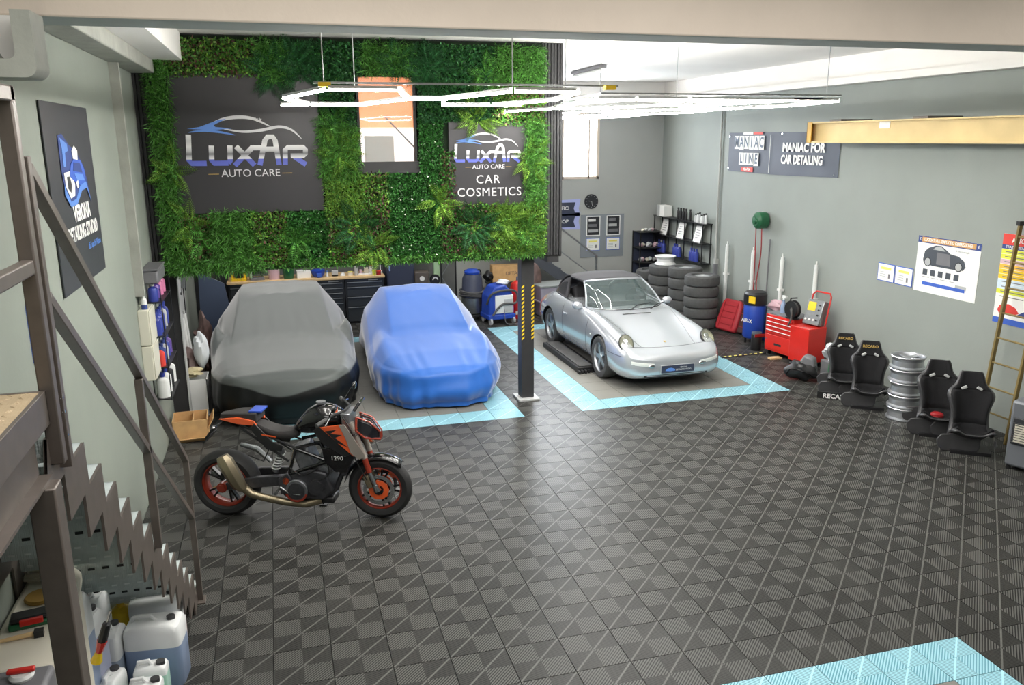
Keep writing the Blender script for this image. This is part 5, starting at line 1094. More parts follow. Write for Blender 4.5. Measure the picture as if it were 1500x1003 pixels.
text('heading', 'LUCIDATURA SEMPLICE O CORREZIONE?', .058, 'paper', t, (.52, -.011, .705), FRONT, .0004, sx=.76, bold=.0015)
def pm(name, poly, m, y=.008, par=None): return B().prism(poly, -y, -y - .0012).obj(name, m, par or t, smooth=0)
pm('car_silhouette', [(.12, .44), (.14, .55), (.2, .6), (.32, .645), (.42, .65), (.52, .60), (.58, .565), (.72, .55), (.82, .50), (.85, .43), (.82, .38), (.66, .37), (.3, .37), (.14, .39)], 'car_print')
pm('door_highlight', [(.36, .56), (.58, .555), (.6, .40), (.36, .40)], 'grey_plastic', .0095); pm('side_glass', [(.28, .59), (.34, .635), (.42, .638), (.5, .585)], 'light_grey', .0095)
for x in (.21, .74):
    B().cyl((x, -.009, .415), (x, -.0105, .415), .062, n=20).obj('wheel_print', 'dark_print', t, smooth=0); B().cyl((x, -.0105, .415), (x, -.012, .415), .05, n=20).obj('rim_print', 'light_grey', t, smooth=0)
for k in range(5): B().box(.14 + .135 * k, .22 + .135 * k, -.0095, -.006, .235, .315).obj('picture', 'car_print', t)
for k in range(4): B().box(.14 + .16 * k, .26 + .16 * k, -.0085, -.006, .205 - .0, .21).obj('text_line', 'grey_plastic', t)
B().box(.15, .88, -.0095, -.006, .1, .145).obj('blue_bar', 'blue_print', t); B().box(.72, .9, -.009, -.006, .13, .18).obj('picture', 'light_grey', t); text('subheading', 'Il nostro consiglio', .03, 'grey_plastic', t, (.78, -.008, .615), FRONT, .0003); text('star_mark', '€', .05, 'paper', t, (.035, -.009, .705), FRONT, .0004); text('star_mark', '€', .05, 'paper', t, (1.02, -.009, .705), FRONT, .0004)
t = rthing('treatment_poster', 'tall price list poster behind the ladder with a red heading and coloured rows', 'poster', 7.9, 1.33)
B().box(0, .78, -.006, 0, 0, 1.08).obj('sheet', 'paper', t); B().box(0, .78, -.008, -.006, .95, 1.08).obj('heading_band', 'red_print', t); text('heading', 'AUTOTREATMENT', .085, 'paper', t, (.4, -.009, 1.005), FRONT, .0005, sx=.75, bold=.002)
B().box(0, .78, -.008, -.006, .90, .95).obj('second_band', 'navy_print', t); text('heading', 'TRATTAMENTI', .045, 'paper', t, (.2, -.0085, .925), FRONT, .0005)
mat('row_lime', (222, 226, 70), .6); mat('row_pink', (214, 180, 190), .6); mat('row_orange', (238, 186, 70), .6); mat('row_blue', (206, 222, 236), .6)
for k, c in enumerate(('row_lime', 'row_lime', 'row_pink', 'row_orange', 'yellow', 'yellow', 'row_blue', 'row_blue', 'row_lime', 'paper')):
    B().box(0, .78, -.0075, -.006, .84 - .06 * k, .895 - .06 * k).obj('row', c, t); B().box(.06, .4 + .05 * (k % 3), -.0085, -.0075, .862 - .06 * k, .872 - .06 * k).obj('text_line', 'grey_plastic', t)
pm('red_car', [(.05, .16), (.08, .22), (.2, .25), (.3, .22), (.36, .16), (.3, .13), (.08, .12)], 'red_print', .007); pm('blue_car', [(.34, .14), (.42, .19), (.6, .2), (.72, .13), (.6, .1)], 'navy_print', .007)
B().box(0, .78, -.008, -.006, 0, .07).obj('footer_band', 'blue_print', t)
# ladder
mat('ladder_wood', (122, 104, 58), .6, .1, var=.2, vscale=8)
t = rthing('ladder', 'old yellowish ladder leaning on the right wall beside the heater', 'ladder', 7.62, 0, 8.22)
for x in (0, .42): B().bar((x, -.12, 0), (x, .1, 2.55), .03, .05).obj('rail', 'ladder_wood', t, bevel=.004)
for k in range(8): B().cyl((0, -.10 + .026 * k, .3 + .3 * k), (.42, -.10 + .026 * k, .3 + .3 * k), .012, n=8).obj('rung', 'ladder_wood', t)
for x in (0, .42): B().box(x - .025, x + .025, .06, .13, 2.53, 2.58).obj('end_cap', 'black_plastic', t)
# gas heater
mat('heater_grey', (112, 116, 122), .4, .2)
t = thing('gas_heater', 'grey cabinet gas heater with a glowing white grille at the right edge', 'heater', (7.76, 6.5, 0), math.radians(-68))
B().box(-.24, .24, -.2, .2, .04, .78).obj('cabinet', 'heater_grey', t, bevel=.03); B().box(-.2, .2, -.215, -.19, .30, .60).obj('grille_frame', 'dark_print', t, bevel=.01); B().box(-.17, .17, -.222, -.214, .33, .53).obj('radiant_panel', 'cream', t)
for k in range(9): B().box(-.19, .19, -.236, -.23, .33 + .027 * k, .336 + .027 * k).obj('grille_bar', 'chrome', t)
B().cyl((.12, -.2, .68), (.12, -.22, .68), .02).obj('knob', 'light_grey', t)
for x, y in ((-.2, -.16), (.2, -.16), (-.2, .16), (.2, .16)): B().cyl((x, y, 0), (x, y, .05), .025, n=10).obj('castor', 'black_plastic', t)
# bucket seats
mat('shell', (66, 66, 68), .4, .1, var=.1, vscale=12); mat('pad', (22, 22, 25), .95, bump=.3, bscale=200)
def bucket(label, loc, rz, brand=False, base='grey', sc=1.):
    t = thing('bucket_seat', label, 'racing seat', loc, rz, 'black racing seats along the right wall'); t.scale = (sc, sc, sc)
    S_ = [(-.38, .27, .21, .05, 1.9), (-.33, .25, .235, .10, 1.8), (-.22, .17, .24, .13, 1.7), (-.08, .10, .24, .12, 1.3), (.0, .16, .225, .10, .6), (.05, .30, .205, .09, .25), (.085, .45, .20, .10, .2), (.11, .56, .235, .13, .2), (.135, .64, .27, .13, .2), (.15, .70, .235, .07, .2), (.16, .75, .165, .04, .2), (.18, .82, .145, .035, .2), (.20, .88, .135, .03, .2), (.21, .915, .11, .02, .2)]
    def secs(k, off, cut=0):
        out = []
        for y, z, hw, b, a in S_[cut:len(S_) - cut]:
            ny, nz = -math.cos(a - .2), math.sin(a - .2) if a < 1 else math.sin(a - .2)
            if a > 1: ny, nz = -.15, .99
            elif a > .5: ny, nz = -.75, .66
            else: ny, nz = -.98, .12
            row = []
            for u, w_ in ((-1, .85), (-.93, 1), (-.72, .75), (-.55, .12), (0, 0), (.55, .12), (.72, .75), (.93, 1), (1, .85)):
                row.append((u * hw * k, y + ny * (b * w_ * (1 if abs(u) < .99 else .6) + off), z + nz * (b * w_ * (1 if abs(u) < .99 else .6) + off)))
            out.append(row)
        return out
    o = B().loft(secs(1, 0), caps=False, closed=False).obj('shell_body', 'shell', t, smooth=0, sub=1); o.data.shade_smooth(); m_ = o.modifiers.new('t', 'SOLIDIFY'); m_.thickness = .02; m_.offset = 0
    o = B().loft(secs(.9, .03, 1)[:5], caps=False, closed=False).obj('seat_cushion', 'pad', t, smooth=0, sub=1); o.data.shade_smooth(); o.modifiers.new('t', 'SOLIDIFY').thickness = .02
    o = B().loft(secs(.93, .03, 1)[4:9], caps=False, closed=False).obj('back_cushion', 'pad', t, smooth=0, sub=1); o.data.shade_smooth(); o.modifiers.new('t', 'SOLIDIFY').thickness = .02
    o = B().loft(secs(.95, .03)[9:], caps=False, closed=False).obj('headrest_pad', 'pad', t, smooth=0, sub=1); o.data.shade_smooth(); o.modifiers.new('t', 'SOLIDIFY').thickness = .02
    for s in (-1, 1):
        B().obox((s * .085, .075, .735), (.07, .02, .035), (-.15, s * .5, 0)).obj('harness_slot', 'light_grey', t, bevel=.008)
        B().prism([(-.30, .01), (-.36, .06), (-.38, .15), (-.33, .22), (-.2, .24), (-.02, .22), (.10, .2), (.10, .08), (.05, .0)], s * .235, s * .255).obj('side_plate', 'shell', t, bevel=.01)
        B().cyl((s * .265, -.2, .13), (s * .272, -.2, .13), .045, n=18).obj('hip_badge', 'grey_plastic', t)
    B().box(-.22, .22, -.3, .02, .0, .04).obj('mount_frame', 'black_plastic', t)
    if brand: text('headrest_lettering', 'RECARO', .055, 'gold_print', t, (0, .125, .845), (PI / 2 - .15, 0, 0), .001, sx=1, bold=.002)
    return t
SR = -.6
bucket('racing seat with gold headrest lettering beside the green drum', (7.6, 9.53, 0), SR, True, sc=.9)
bucket('racing seat with gold headrest lettering directly left of the wheel stack', (7.57, 8.98, 0), SR, True, sc=.92)
bucket('racing seat with plain headrest directly right of the wheel stack', (7.66, 7.84, 0), SR, sc=.94)
bucket('racing seat with plain headrest nearest the ladder and heater', (7.6, 7.28, 0), SR, sc=.95)
t = thing('seat_base_plate', 'black seat side frame with white RECARO lettering on the floor', 'seat part', (7.28, 9.28, 0), SR); B().box(-.22, .22, -.02, .0, 0, .1).obj('plate', 'navy_print' if 0 else 'black_plastic', t, bevel=.004); text('lettering', 'RECARO', .09, 'white', t, (.03, -.022, .04), FRONT, .001, bold=.002)
tag(lump(B(), (7.56, 7.72, .25), (.07, .08, .04), 5, .15).obj('red_cloth', 'red_leather'), 'dark red cloth in the racing seat right of the wheel stack', 'cloth')
# stack of rims
rim = thing('bare_wheel', 'bare silver wheel at the bottom of the stack between the racing seats', 'wheel', (7.64, 8.36, 0), 0, 'stack of bare wheel rims')
B().lathe([(.205, 0), (.215, .008), (.212, .02), (.188, .035), (.182, .10), (.2, .13), (.212, .152), (.205, .162), (.19, .155), (.17, .11), (.17, .05), (.19, .012), (.205, 0)], n=40).obj('barrel', 'alloy', rim)
for k in range(5): B().bar((.03 * math.cos(k * 1.257), .03 * math.sin(k * 1.257), .12), (.16 * math.cos(k * 1.257), .16 * math.sin(k * 1.257), .13), .05, .02).obj('spoke', 'alloy', rim, bevel=.004)
B().cyl((0, 0, .1), (0, 0, .135), .045).obj('hub', 'alloy', rim)
for k, l_ in enumerate(('second silver wheel from the floor in the stack between the racing seats', 'middle silver wheel of the stack between the racing seats', 'second wheel from the top of the stack between the racing seats', 'topmost wheel of the stack between the racing seats')):
    dup(rim, (7.64 + .012 * (k % 2), 8.36 + .01 * k, .167 * (k + 1)), k * .5, l_)
# bag, white parts, green drum, helmet-like scoop
t = thing('green_drum', 'green plastic drum on the floor between the bag and the first racing seat', 'drum', (7.86, 10.0, 0)); B().lathe([(0, 0), (.12, 0), (.13, .02), (.13, .24), (.1, .29), (0, .3)]).obj('body', 'green', t); B().cyl((0, 0, .3), (0, 0, .33), .03).obj('cap', 'black_plastic', t)
t = thing('tool_bag', 'black tool bag with a grey flap on the floor beside the red welder cart', 'bag', (7.42, 10.22, 0), -.9)
lump(B(), (0, 0, .15), (.24, .16, .15), 9, .12).obj('bag_body', 'black_plastic', t, smooth=30); B().prism([(-.12, .14), (.02, .40), (.16, .36), (.2, .16)], -.06, .12).obj('flap', 'grey_plastic', t, bevel=.03); B().tube(spline([(-.2, -.12, .1), (-.1, -.2, .2), (.1, -.2, .18), (.18, -.12, .1)], 6), .012, 6).obj('strap', 'black_gloss', t)
t = thing('white_parts', 'crumpled white and clear packaging leaning on the wall behind the tool bag', 'packaging', (8.0, 10.28, 0)); lump(B(), (0, 0, .36), (.12, .15, .16), 12, .3).obj('wrap', 'bag_white', t, smooth=20); B().box(-.12, .14, -.15, .15, 0, .24).obj('carton', 'grey_plastic', t, bevel=.02)
# welder cart
t = thing('welder_cart', 'tall red cart with a tubular handle carrying the battery charger', 'cart', (7.97, 10.86, 0), RW + .2)
B().box(-.19, .2, -.24, .14, .1, .66).obj('body', 'red_paint', t, bevel=.01); B().box(.02, .2, -.245, -.24, .12, .64).obj('side_panel', 'red_paint', t, bevel=.004)
B().tube([(-.18, .1, .6), (-.18, .2, 1.12), (-.14, .22, 1.17), (.14, .22, 1.17), (.18, .2, 1.12), (.18, .1, .6)], .014, 8).obj('push_handle', 'red_paint', t)
B().tube([(.2 * math.cos(a) + 0, -.08 + .18 * math.sin(a), .03) for a in [2 * PI * k / 20 for k in range(20)]], .014, 6, closed=True).obj('floor_hoop', 'red_leather', t)
for x, y in ((-.15, -.2), (.15, -.2), (-.15, .1), (.15, .1)): B().cyl((x - .012, y, .035), (x + .012, y, .035), .035, n=12).cyl((x, y, .035), (x, y, .1), .008).obj('castor', 'black_plastic', t)
t = thing('battery_charger', 'grey battery charger with knobs and a yellow sticker in the red cart handle', 'charger', (7.95, 10.84, .68), RW + .3, rot=(-.32, 0, RW + .3))
B().box(-.15, .15, -.02, .14, 0, .40).obj('case', 'steel', t, bevel=.01); B().box(-.12, .02, -.024, -.02, .22, .36).obj('sticker', 'yellow', t)
for k in range(4): B().cyl((.09, -.02, .08 + .08 * k), (.09, -.035, .08 + .08 * k), .014, n=12).obj('knob', 'black_plastic', t)
for k in range(3): B().cyl((-.1 + .07 * k, -.02, .08), (-.1 + .07 * k, -.035, .08), .018, n=12).obj('dial', 'white_plastic', t)
# red tool cabinet
t = thing('tool_cabinet', 'red wheeled tool cabinet with four drawers and a bottom locker', 'cabinet', (8.02, 11.48, 0), RW + .15)
B().box(-.32, .32, -.22, .22, .08, .70).obj('body', 'red_paint', t, bevel=.012)
for k in range(4):
    d_ = B().box(-.29, .29, -.235, -.22, .60 - .072 * k, .66 - .072 * k).obj('drawer', 'red_paint', t, bevel=.004); B().box(-.28, .28, -.25, -.235, .645 - .072 * k, .655 - .072 * k).obj('drawer_pull', 'white_plastic', d_, bevel=.002)
d_ = B().box(-.29, .29, -.232, -.22, .12, .36).obj('locker_door', 'red_paint', t, bevel=.005); B().box(-.08, .08, -.238, -.232, .2, .235).obj('badge', 'dark_print', d_); B().cyl((-.27, -.232, .28), (-.27, -.24, .28), .01).obj('lock', 'chrome', d_)
B().box(-.32, .32, -.22, .22, .70, .715).obj('top_mat', 'grey_plastic', t)
for x in (-.26, .26):
    for y in (-.16, .16): B().cyl((x - .014, y, .04), (x + .014, y, .04), .04, n=14).cyl((x, y, .04), (x, y, .09), .01).obj('castor', 'black_plastic', t)
tag(B().box(7.75, 7.95, 11.5, 11.6, 0, .03).obj('wood_block', 'wood'), 'small wooden block under the red tool cabinet', 'block').location = (-.12, -.15, 0)
t = thing('trigger_bottle', 'spray bottle of pale blue liquid on top of the red tool cabinet', 'bottle', (7.97, 11.62, .715)); B().lathe([(0, 0), (.045, 0), (.045, .13), (.02, .19), (.02, .22)], n=14).obj('body', 'liq_blue', t); B().cyl((0, 0, .22), (0, 0, .25), .02).box(-.02, .02, -.07, .03, .25, .29).obj('trigger_head', 'white_plastic', t)
t = thing('cable_reel', 'black cable reel with hanging cable on top of the red tool cabinet', 'cable reel', (7.86, 11.2, .86), RW + .1)
B().lathe([(0, -.05), (.14, -.05), (.145, -.04), (.06, -.03), (.06, .03), (.145, .04), (.14, .05), (0, .05)], (0, 0, 0), 'y', 24).obj('drum', 'black_plastic', t); B().lathe([(.07, -.03), (.12, -.02), (.12, .02), (.07, .03)], (0, 0, 0), 'y', 20).obj('wound_cable', 'rubber', t)
B().tube([(-.1, 0, -.13), (-.12, 0, .0), (-.06, 0, .17), (.08, 0, .2)], .012, 6).obj('carry_handle', 'black_metal', t); B().tube(spline([(.03, -.07, .02), (.1, -.1, -.1), (.06, -.12, -.24), (.12, -.12, -.1), (.08, -.1, .05)], 6), .014, 6).obj('loose_cable', 'rubber', t); B().box(-.1, .1, -.05, .05, -.146, -.13).obj('foot', 'black_plastic', t)
# compressor and canister
t = thing('compressor', 'upright blue air compressor tank with a black motor cover', 'compressor', (8.0, 12.5, 0), RW + .3)
B().lathe([(0, .1), (.17, .1), (.19, .13), (.19, .66), (.17, .7), (0, .72)], n=32).obj('tank', 'blue_plastic', t); B().lathe([(0, .70), (.2, .70), (.2, .88), (.17, .92), (0, .93)], n=28).obj('motor_cover', 'black_plastic', t); B().box(.02, .16, -.2, -.185, .74, .86).obj('warning_sticker', 'yellow', t)
text('lettering', 'AIR-X', .09, 'white', t, (.0, -.196, .42), FRONT, .002, bold=.002)
for a in (0, 2.1, 4.2): B().cyl((.14 * math.cos(a), .14 * math.sin(a), 0), (.14 * math.cos(a), .14 * math.sin(a), .12), .02).obj('foot', 'black_plastic', t)
B().box(-.16, .16, .1, .16, .05, .1).obj('axle_bar', 'blue_plastic', t)
t = thing('black_canister', 'small black canister with a metal clasp in front of the blue compressor', 'canister', (7.76, 12.02, 0)); B().lathe([(0, 0), (.085, 0), (.09, .01), (.09, .26), (.08, .28), (0, .28)]).obj('body', 'black_plastic', t); B().lathe([(0, .28), (.085, .28), (.085, .31), (0, .33)]).obj('lid', 'steel', t); B().box(-.1, .1, -.1, -.085, .24, .3).obj('clasp', 'chrome', t)
tag(lump(B(), (8.2, 12.15, .72), (.12, .12, .09), 21, .3).obj('cloth_bundle', 'row_pink'), 'pinkish cloth bundle on the wall stand behind the compressor', 'cloth'); tag(B().box(8.1, 8.38, 12.0, 12.3, 0, .64).obj('wall_stand', 'grey_plastic', bevel=.01), 'grey stand by the wall between compressor and red cabinet', 'stand')
# loose car seat backs
mat('seat_back_shell', (70, 44, 42), .7, var=.1)
def seat_back(label, loc, rz, tilt, m1, open_=False):
    t = thing('loose_seat', label, 'car seat', loc, rz, 'seat backs leaning on the right wall', rot=(tilt, 0, rz))
    if not open_:
        B().prism([(-.22, 0), (.24, 0), (.26, .1), (.25, .5), (.2, .6), (-.2, .6), (-.25, .5), (-.26, .1)], -.06, .06).obj('cushion', m1, t, bevel=.035)
        for k in range(4): B().tube([(-.15, -.066, .12 + .12 * k), (.17, -.066, .12 + .12 * k)], .006, 6).obj('seam', 'red_leather', t)
        for x in (-.16, .17): B().tube([(x, -.064, .06), (x, -.066, .54)], .007, 6).obj('piping', 'red_leather', t)
    else:
        B().tube([(-.22, 0, .02), (.22, 0, .02), (.24, 0, .3), (.2, 0, .58), (-.2, 0, .58), (-.24, 0, .3)], .02, 8, closed=True).obj('frame', 'seat_back_shell', t)
        for k in range(5): B().tube([(-.2, .0, .1 + .1 * k), (0, -.03, .13 + .1 * k), (.2, 0, .1 + .1 * k)], .008, 6).obj('spring', 'brown_steel', t)
        B().box(-.2, .2, .02, .05, .04, .55).obj('lining', 'seat_back_shell', t)
    return t
mat('seat_red', (168, 44, 52), .5, var=.08, vscale=10)
seat_back('red leather seat back leaning beside the tyre stack', (7.95, 13.36, .02), RW + .25, -.35, 'seat_red')
seat_back('dark red seat back behind the front red one', (8.1, 13.1, .02), RW + .25, -.3, 'seat_back_shell')
seat_back('bare seat back frame with springs left of the compressor', (8.16, 12.86, .02), RW + .25, -.25, 'seat_red', True)
# floor cable cover
t = thing('cable_cover', 'yellow and black striped cable strip on the floor beside the cyan border', 'cable cover', (6.93, 11.68, 0), math.radians(3))
B().prism([(0, 0), (.07, 0), (.055, .014), (.015, .014)], 0, .85, 'x').obj('strip', 'black_plastic', t)
for k in range(8): B().prism([(.03 + .1 * k, .016), (.08 + .1 * k, .016), (.1 + .1 * k, .054), (.05 + .1 * k, .054)], .0142, .015, 'z').obj('stripe', 'pale_yellow', t, smooth=0)
# tyre stacks
def tyre_proto(label, loc, group, r=.33, h=.2):
    t = thing('tyre', label, 'tyre', loc, 0, group)
    B().lathe([(.19, .02), (.21, 0), (.29, 0), (.32, .02), (.33, .05), (.33, .15), (.32, .18), (.29, .2), (.21, .2), (.19, .18), (.19, .02)], n=36).obj('carcass', 'rubber', t)
    B().lathe([(.19, .02), (.185, .05), (.17, .1), (.185, .15), (.19, .18)], n=28).obj('rim', 'steel', t); B().cyl((0, 0, .13), (0, 0, .16), .178, n=24).obj('rim_disc', 'light_grey', t)
    return t
tp = tyre_proto('lowest tyre of the stack nearest the red seat backs', (7.72, 13.92, 0), 'tyre stack nearest the red seat backs')
names = ('lowest', 'second', 'third', 'fourth', 'fifth', 'sixth')
stacks = ((7.72, 13.92, 5, 'stack nearest the red seat backs', 'tyre stack nearest the red seat backs'), (7.74, 14.62, 5, 'middle stack, the tallest of wide tyres', 'middle tyre stack'), (7.62, 15.35, 5, 'stack with the white rim on top', 'tyre stack under the white rim'), (7.68, 16.05, 4, 'stack beside the glass display cabinet', 'tyre stack beside the display cabinet'))
for si, (x, y, n_, nm, g) in enumerate(stacks):
    for k in range(n_):
        if si == 0 and k == 0: continue
        z_ = k * (.2 if si else .192)
        o = dup(tp, (x + rnd.uniform(-.015, .015), y + rnd.uniform(-.015, .015), k * .202 + (.0)), rnd.uniform(0, 3), '%s tyre from the floor in the %s' % (names[k], nm)); o['group'] = g
        if si in (1,): o.scale = (1.03, 1.03, 1.06); o.location.z = k * .2135
t = thing('steel_wheel', 'white steel wheel lying on top of a tyre stack', 'wheel', (7.64, 15.34, 1.012))
B().lathe([(.21, 0), (.22, .01), (.2, .03), (.17, .06), (.17, .12), (.2, .15), (.22, .17), (.21, .18), (.19, .165), (.16, .12), (.16, .05), (.2, .0)], n=32).obj('barrel', 'white_plastic', t); B().cyl((0, 0, .1), (0, 0, .12), .165, n=24).obj('disc', 'white_plastic', t)
# wall shelf with bottles (right wall, back)
t = rthing('wall_shelf', 'black metal wall shelf of three bays above the tyre stacks', 'shelf', 17.1, 1.0)
for x in (.03, .75, 1.47, 2.24): 
    for y in (-.2, -.01): B().box(x - .01, x + .01, y - .01, y + .01, 0.05, .86).obj('upright', 'black_metal', t)
for z in (.86, .46, .06): B().box(0, 2.28, -.22, 0, z - .015, z).obj('shelf_board', 'black_metal', t)
shelf_y = lambda x: 17.1 - x
for k, x in enumerate((.22, 1.0, 1.75)):
    q = thing('clipboard_sheet', 'white information sheet in the %s bay of the wall shelf' % ('far', 'middle', 'near')[k], 'sheet', (8.25, shelf_y(x), 1.461), RW, 'sheets in the wall shelf', rot=(-.25, 0, RW)); B().box(0, .3, -.004, .004, 0, .34).obj('sheet', 'paper', q); 
    for j in range(4): B().box(.05, .22 + .02 * (j % 2), -.005, -.004, .24 - .05 * j, .25 - .05 * j).obj('text_line', 'grey_plastic', q)
for k in range(9):
    x = .16 + .11 * (k % 3) + (k // 3) * .76
    bottle('bottle', '%s blue bottle in the %s bay of the wall shelf' % (('first', 'second', 'third')[k % 3], ('far', 'middle', 'near')[k // 3]), (8.27, shelf_y(x), 1.06), .05, .26, 'bottle_blue', 'light_grey' if k % 4 == 1 else 'bottle_blue', 'blue bottles on the wall shelf')
for k in range(5): bottle('bottle', '%s slim black bottle from the white carton on top of the wall shelf' % names[k].replace('lowest', 'first'), (8.28, shelf_y(1.0 + .12 * k + (.06 if k == 4 else 0)), 1.86), .03, .24, 'black_plastic', 'black_plastic', 'slim black bottles on the wall shelf', neck=.6)
for k in range(6): bottle('bottle', '%s small spray can counting towards the near end of the wall shelf top' % names[k].replace('lowest', 'first'), (8.28, shelf_y(1.78 + .085 * k), 1.86), .026, .17 + .02 * (k % 3), 'white_plastic' if k % 2 else 'light_grey', 'black_plastic', 'spray cans on the wall shelf', neck=.6)
t = thing('white_carton', 'white carton at the far end on top of the wall shelf', 'box', (8.27, shelf_y(.36), 1.86), RW); B().box(-.17, .17, -.1, .1, 0, .24).obj('carton_body', 'paper', t, bevel=.004); B().box(-.17, -.03, -.102, -.1, 0, .24).obj('side_print', 'light_grey', t)
# glass display cabinet in the corner
t = thing('display_cabinet', 'black framed glass display cabinet of small items in the back corner', 'cabinet', (7.72, 16.75, 0))
for x in (0, .56):
    for y in (0, .4): B().box(x - .012, x + .012, y - .012, y + .012, 0, 1.52).obj('frame_post', 'black_metal', t)
for z in (.02, .55, .82, 1.15, 1.5): B().box(0, .56, 0, .4, z, z + .015).obj('shelf', 'black_metal', t)
B().box(0, .56, .4, .406, 0, 1.5).obj('back_panel', 'banner_navy', t); B().box(.555, .56, 0, .4, 0, 1.5).obj('side_panel', 'black_plastic', t)
for li, z in enumerate((.565, .835, 1.165, 1.515)):
    for k in range(6 if li < 3 else 4):
        q = tag(lump(B(), (0, 0, 0), (.045, .045, .045 if li < 3 else .03), 30 + li * 7 + k, .3, 8, 5).obj('trinket', ('white_plastic', 'light_grey', 'row_pink', 'cream')[(k + li) % 4]), '%s ornament on the %s shelf of the glass display cabinet' % (names[k].replace('lowest', 'first'), ('lowest', 'second', 'third', 'top')[li]), 'ornament', 'ornaments in the display cabinet'); q.location = (7.8 + .085 * (k % 6) + (0 if li < 3 else .04), 16.9 + .06 * (k % 2), z + .055 if li < 3 else z + .04)
# ------------------------------------------------------------ back wall: clock, signs, stair
t = thing('wall_clock', 'round black wall clock on the back wall below the window', 'clock', (6.71, YB, 2.19))
B().lathe([(0, -.03), (.15, -.03), (.16, -.02), (.16, 0)], (0, 0, 0), 'y', 32).obj('face', 'dark_print', t); B().bar((0, -.034, 0), (.02, -.034, -.1), .008, .004).obj('minute_hand', 'white', t); B().bar((0, -.034, 0), (-.07, -.034, .01), .01, .004).obj('hour_hand', 'white', t)
for k in range(12): a = k * PI / 6; B().box(-.004, .004, -.033, -.03, .12, .135).obj('hour_mark', 'light_grey', t, rot=(0, a, 0))
def poster(x0, z0, w_, h, label, kind):
    t = thing('poster', label, 'poster', (x0, YB, z0), 0, 'small posters on the back wall')
    if kind == 'notice': notice(t, 0, 0, w_, h, 'pale_yellow'); return
    B().box(0, w_, -.006, 0, 0, h).obj('sheet', 'paper', t); B().box(.02, w_ - .02, -.008, -.006, .02, h - .02).obj('dark_field', 'dark_print', t)
    for k in range(3): B().box(.05, w_ - .05 - .03 * k, -.0095, -.008, .08 + .12 * k, .14 + .12 * k).obj('picture_band', ('light_grey', 'grey_plastic', 'white')[k] if kind == 'a' else ('grey_plastic', 'light_grey', 'grey_plastic')[k], t)
mat('plaque', (136, 142, 148), .25, coat=.4)
tag(B().box(6.47, 7.5, YB - .012, YB, .95, 1.9).obj('acrylic_board', 'plaque'), 'clear grey acrylic board behind the four small posters', 'board')
for a in ((6.6, 1.43, .33, .44, 'dark poster with white picture bands, upper left of the four under the clock', 'a'), (7.08, 1.43, .33, .44, 'dark poster with a grid of grey pictures, upper right of the four', 'b'),
          (6.6, 1.1, .33, .28, 'white notice with yellow heading behind the glass stair rail', 'notice'), (7.08, 1.1, .33, .28, 'white notice with yellow heading at the right of the four', 'notice')): poster(*a)
for o in COL.objects:
    if o.name.startswith('poster'): o.location.y = YB - .013
for z, tx, lb in ((1.93, 'UFFICI', 'upper navy arrow sign with a lilac tail on the back wall'), (1.64, 'SHOP', 'lower navy arrow sign with a lilac tail on the back wall')):
    t = thing('arrow_sign', lb, 'sign', (5.6, YB, z), 0, 'arrow signs on the back wall'); mat('lilac', (170, 178, 226), .6)
    B().prism([(.3, -.04), (.86, -.06), (.82, .12), (.86, .32), (.3, .3)], -.006, 0).obj('tail', 'lilac', t, smooth=0); B().prism([(0, 0), (.74, 0), (.70, .12), (.74, .25), (0, .25)], -.01, -.006).obj('plate', 'banner_navy', t, smooth=0); text('lettering', tx, .11, 'white', t, (.44, -.011, .125), FRONT, .0005, bold=.002)
# stair from the mezzanine
t = thing('rear_stair', 'dark rear stair sloping down from the mezzanine with a thin steel handrail', 'staircase', (0, 0, 0)); mat('stringer_blue', (70, 74, 82), .5, .2)
sl_ = lambda x: 1.11 - (x - 5.18) * .753
B().prism([(3.72, sl_(3.72) + .12), (6.55, sl_(6.55) + .12), (6.55, 0), (6.45, 0), (6.3, sl_(6.3) - .14), (3.72, sl_(3.72) - .16)], 16.2, 16.26).obj('stringer', 'stringer_blue', t)
for k in range(14):
    x = 3.85 + .2 * k; B().box(x, x + .24, 16.26, 17.1, sl_(x) - .05, sl_(x) - .02).obj('tread', 'stringer_blue', t)
B().bar((4.1, 16.15, sl_(4.1) + .97), (6.44, 16.15, sl_(6.44) + .97), .035).obj('handrail', 'steel', t); B().bar((4.1, 16.15, sl_(4.1) + .5), (6.44, 16.15, sl_(6.44) + .5), .02).obj('mid_rail', 'steel', t)
for x in (4.2, 5.3, 6.42): B().box(x, x + .04, 16.13, 16.17, sl_(x) + .1, sl_(x) + .98).obj('post', 'steel', t)
# grey tote bins
mat('tote', (150, 144, 156), .45, var=.05); mat('tote_lid', (130, 134, 132), .4)
t = thing('tote_bin', 'large grey-violet lidded tote behind the sports car tail', 'bin', (5.35, 15.85, 0), .08)
B().loft([[(-.3, -.22, 0), (.3, -.22, 0), (.3, .22, 0), (-.3, .22, 0)], [(-.36, -.27, .62), (.36, -.27, .62), (.36, .27, .62), (-.36, .27, .62)]]).obj('body', 'tote', t, bevel=.02, smooth=0); B().box(-.38, .38, -.29, .29, .62, .66).obj('lid', 'tote_lid', t, bevel=.01); B().box(-.37, .37, -.285, .285, .3, .33).obj('rim_band', 'tote', t, bevel=.006)

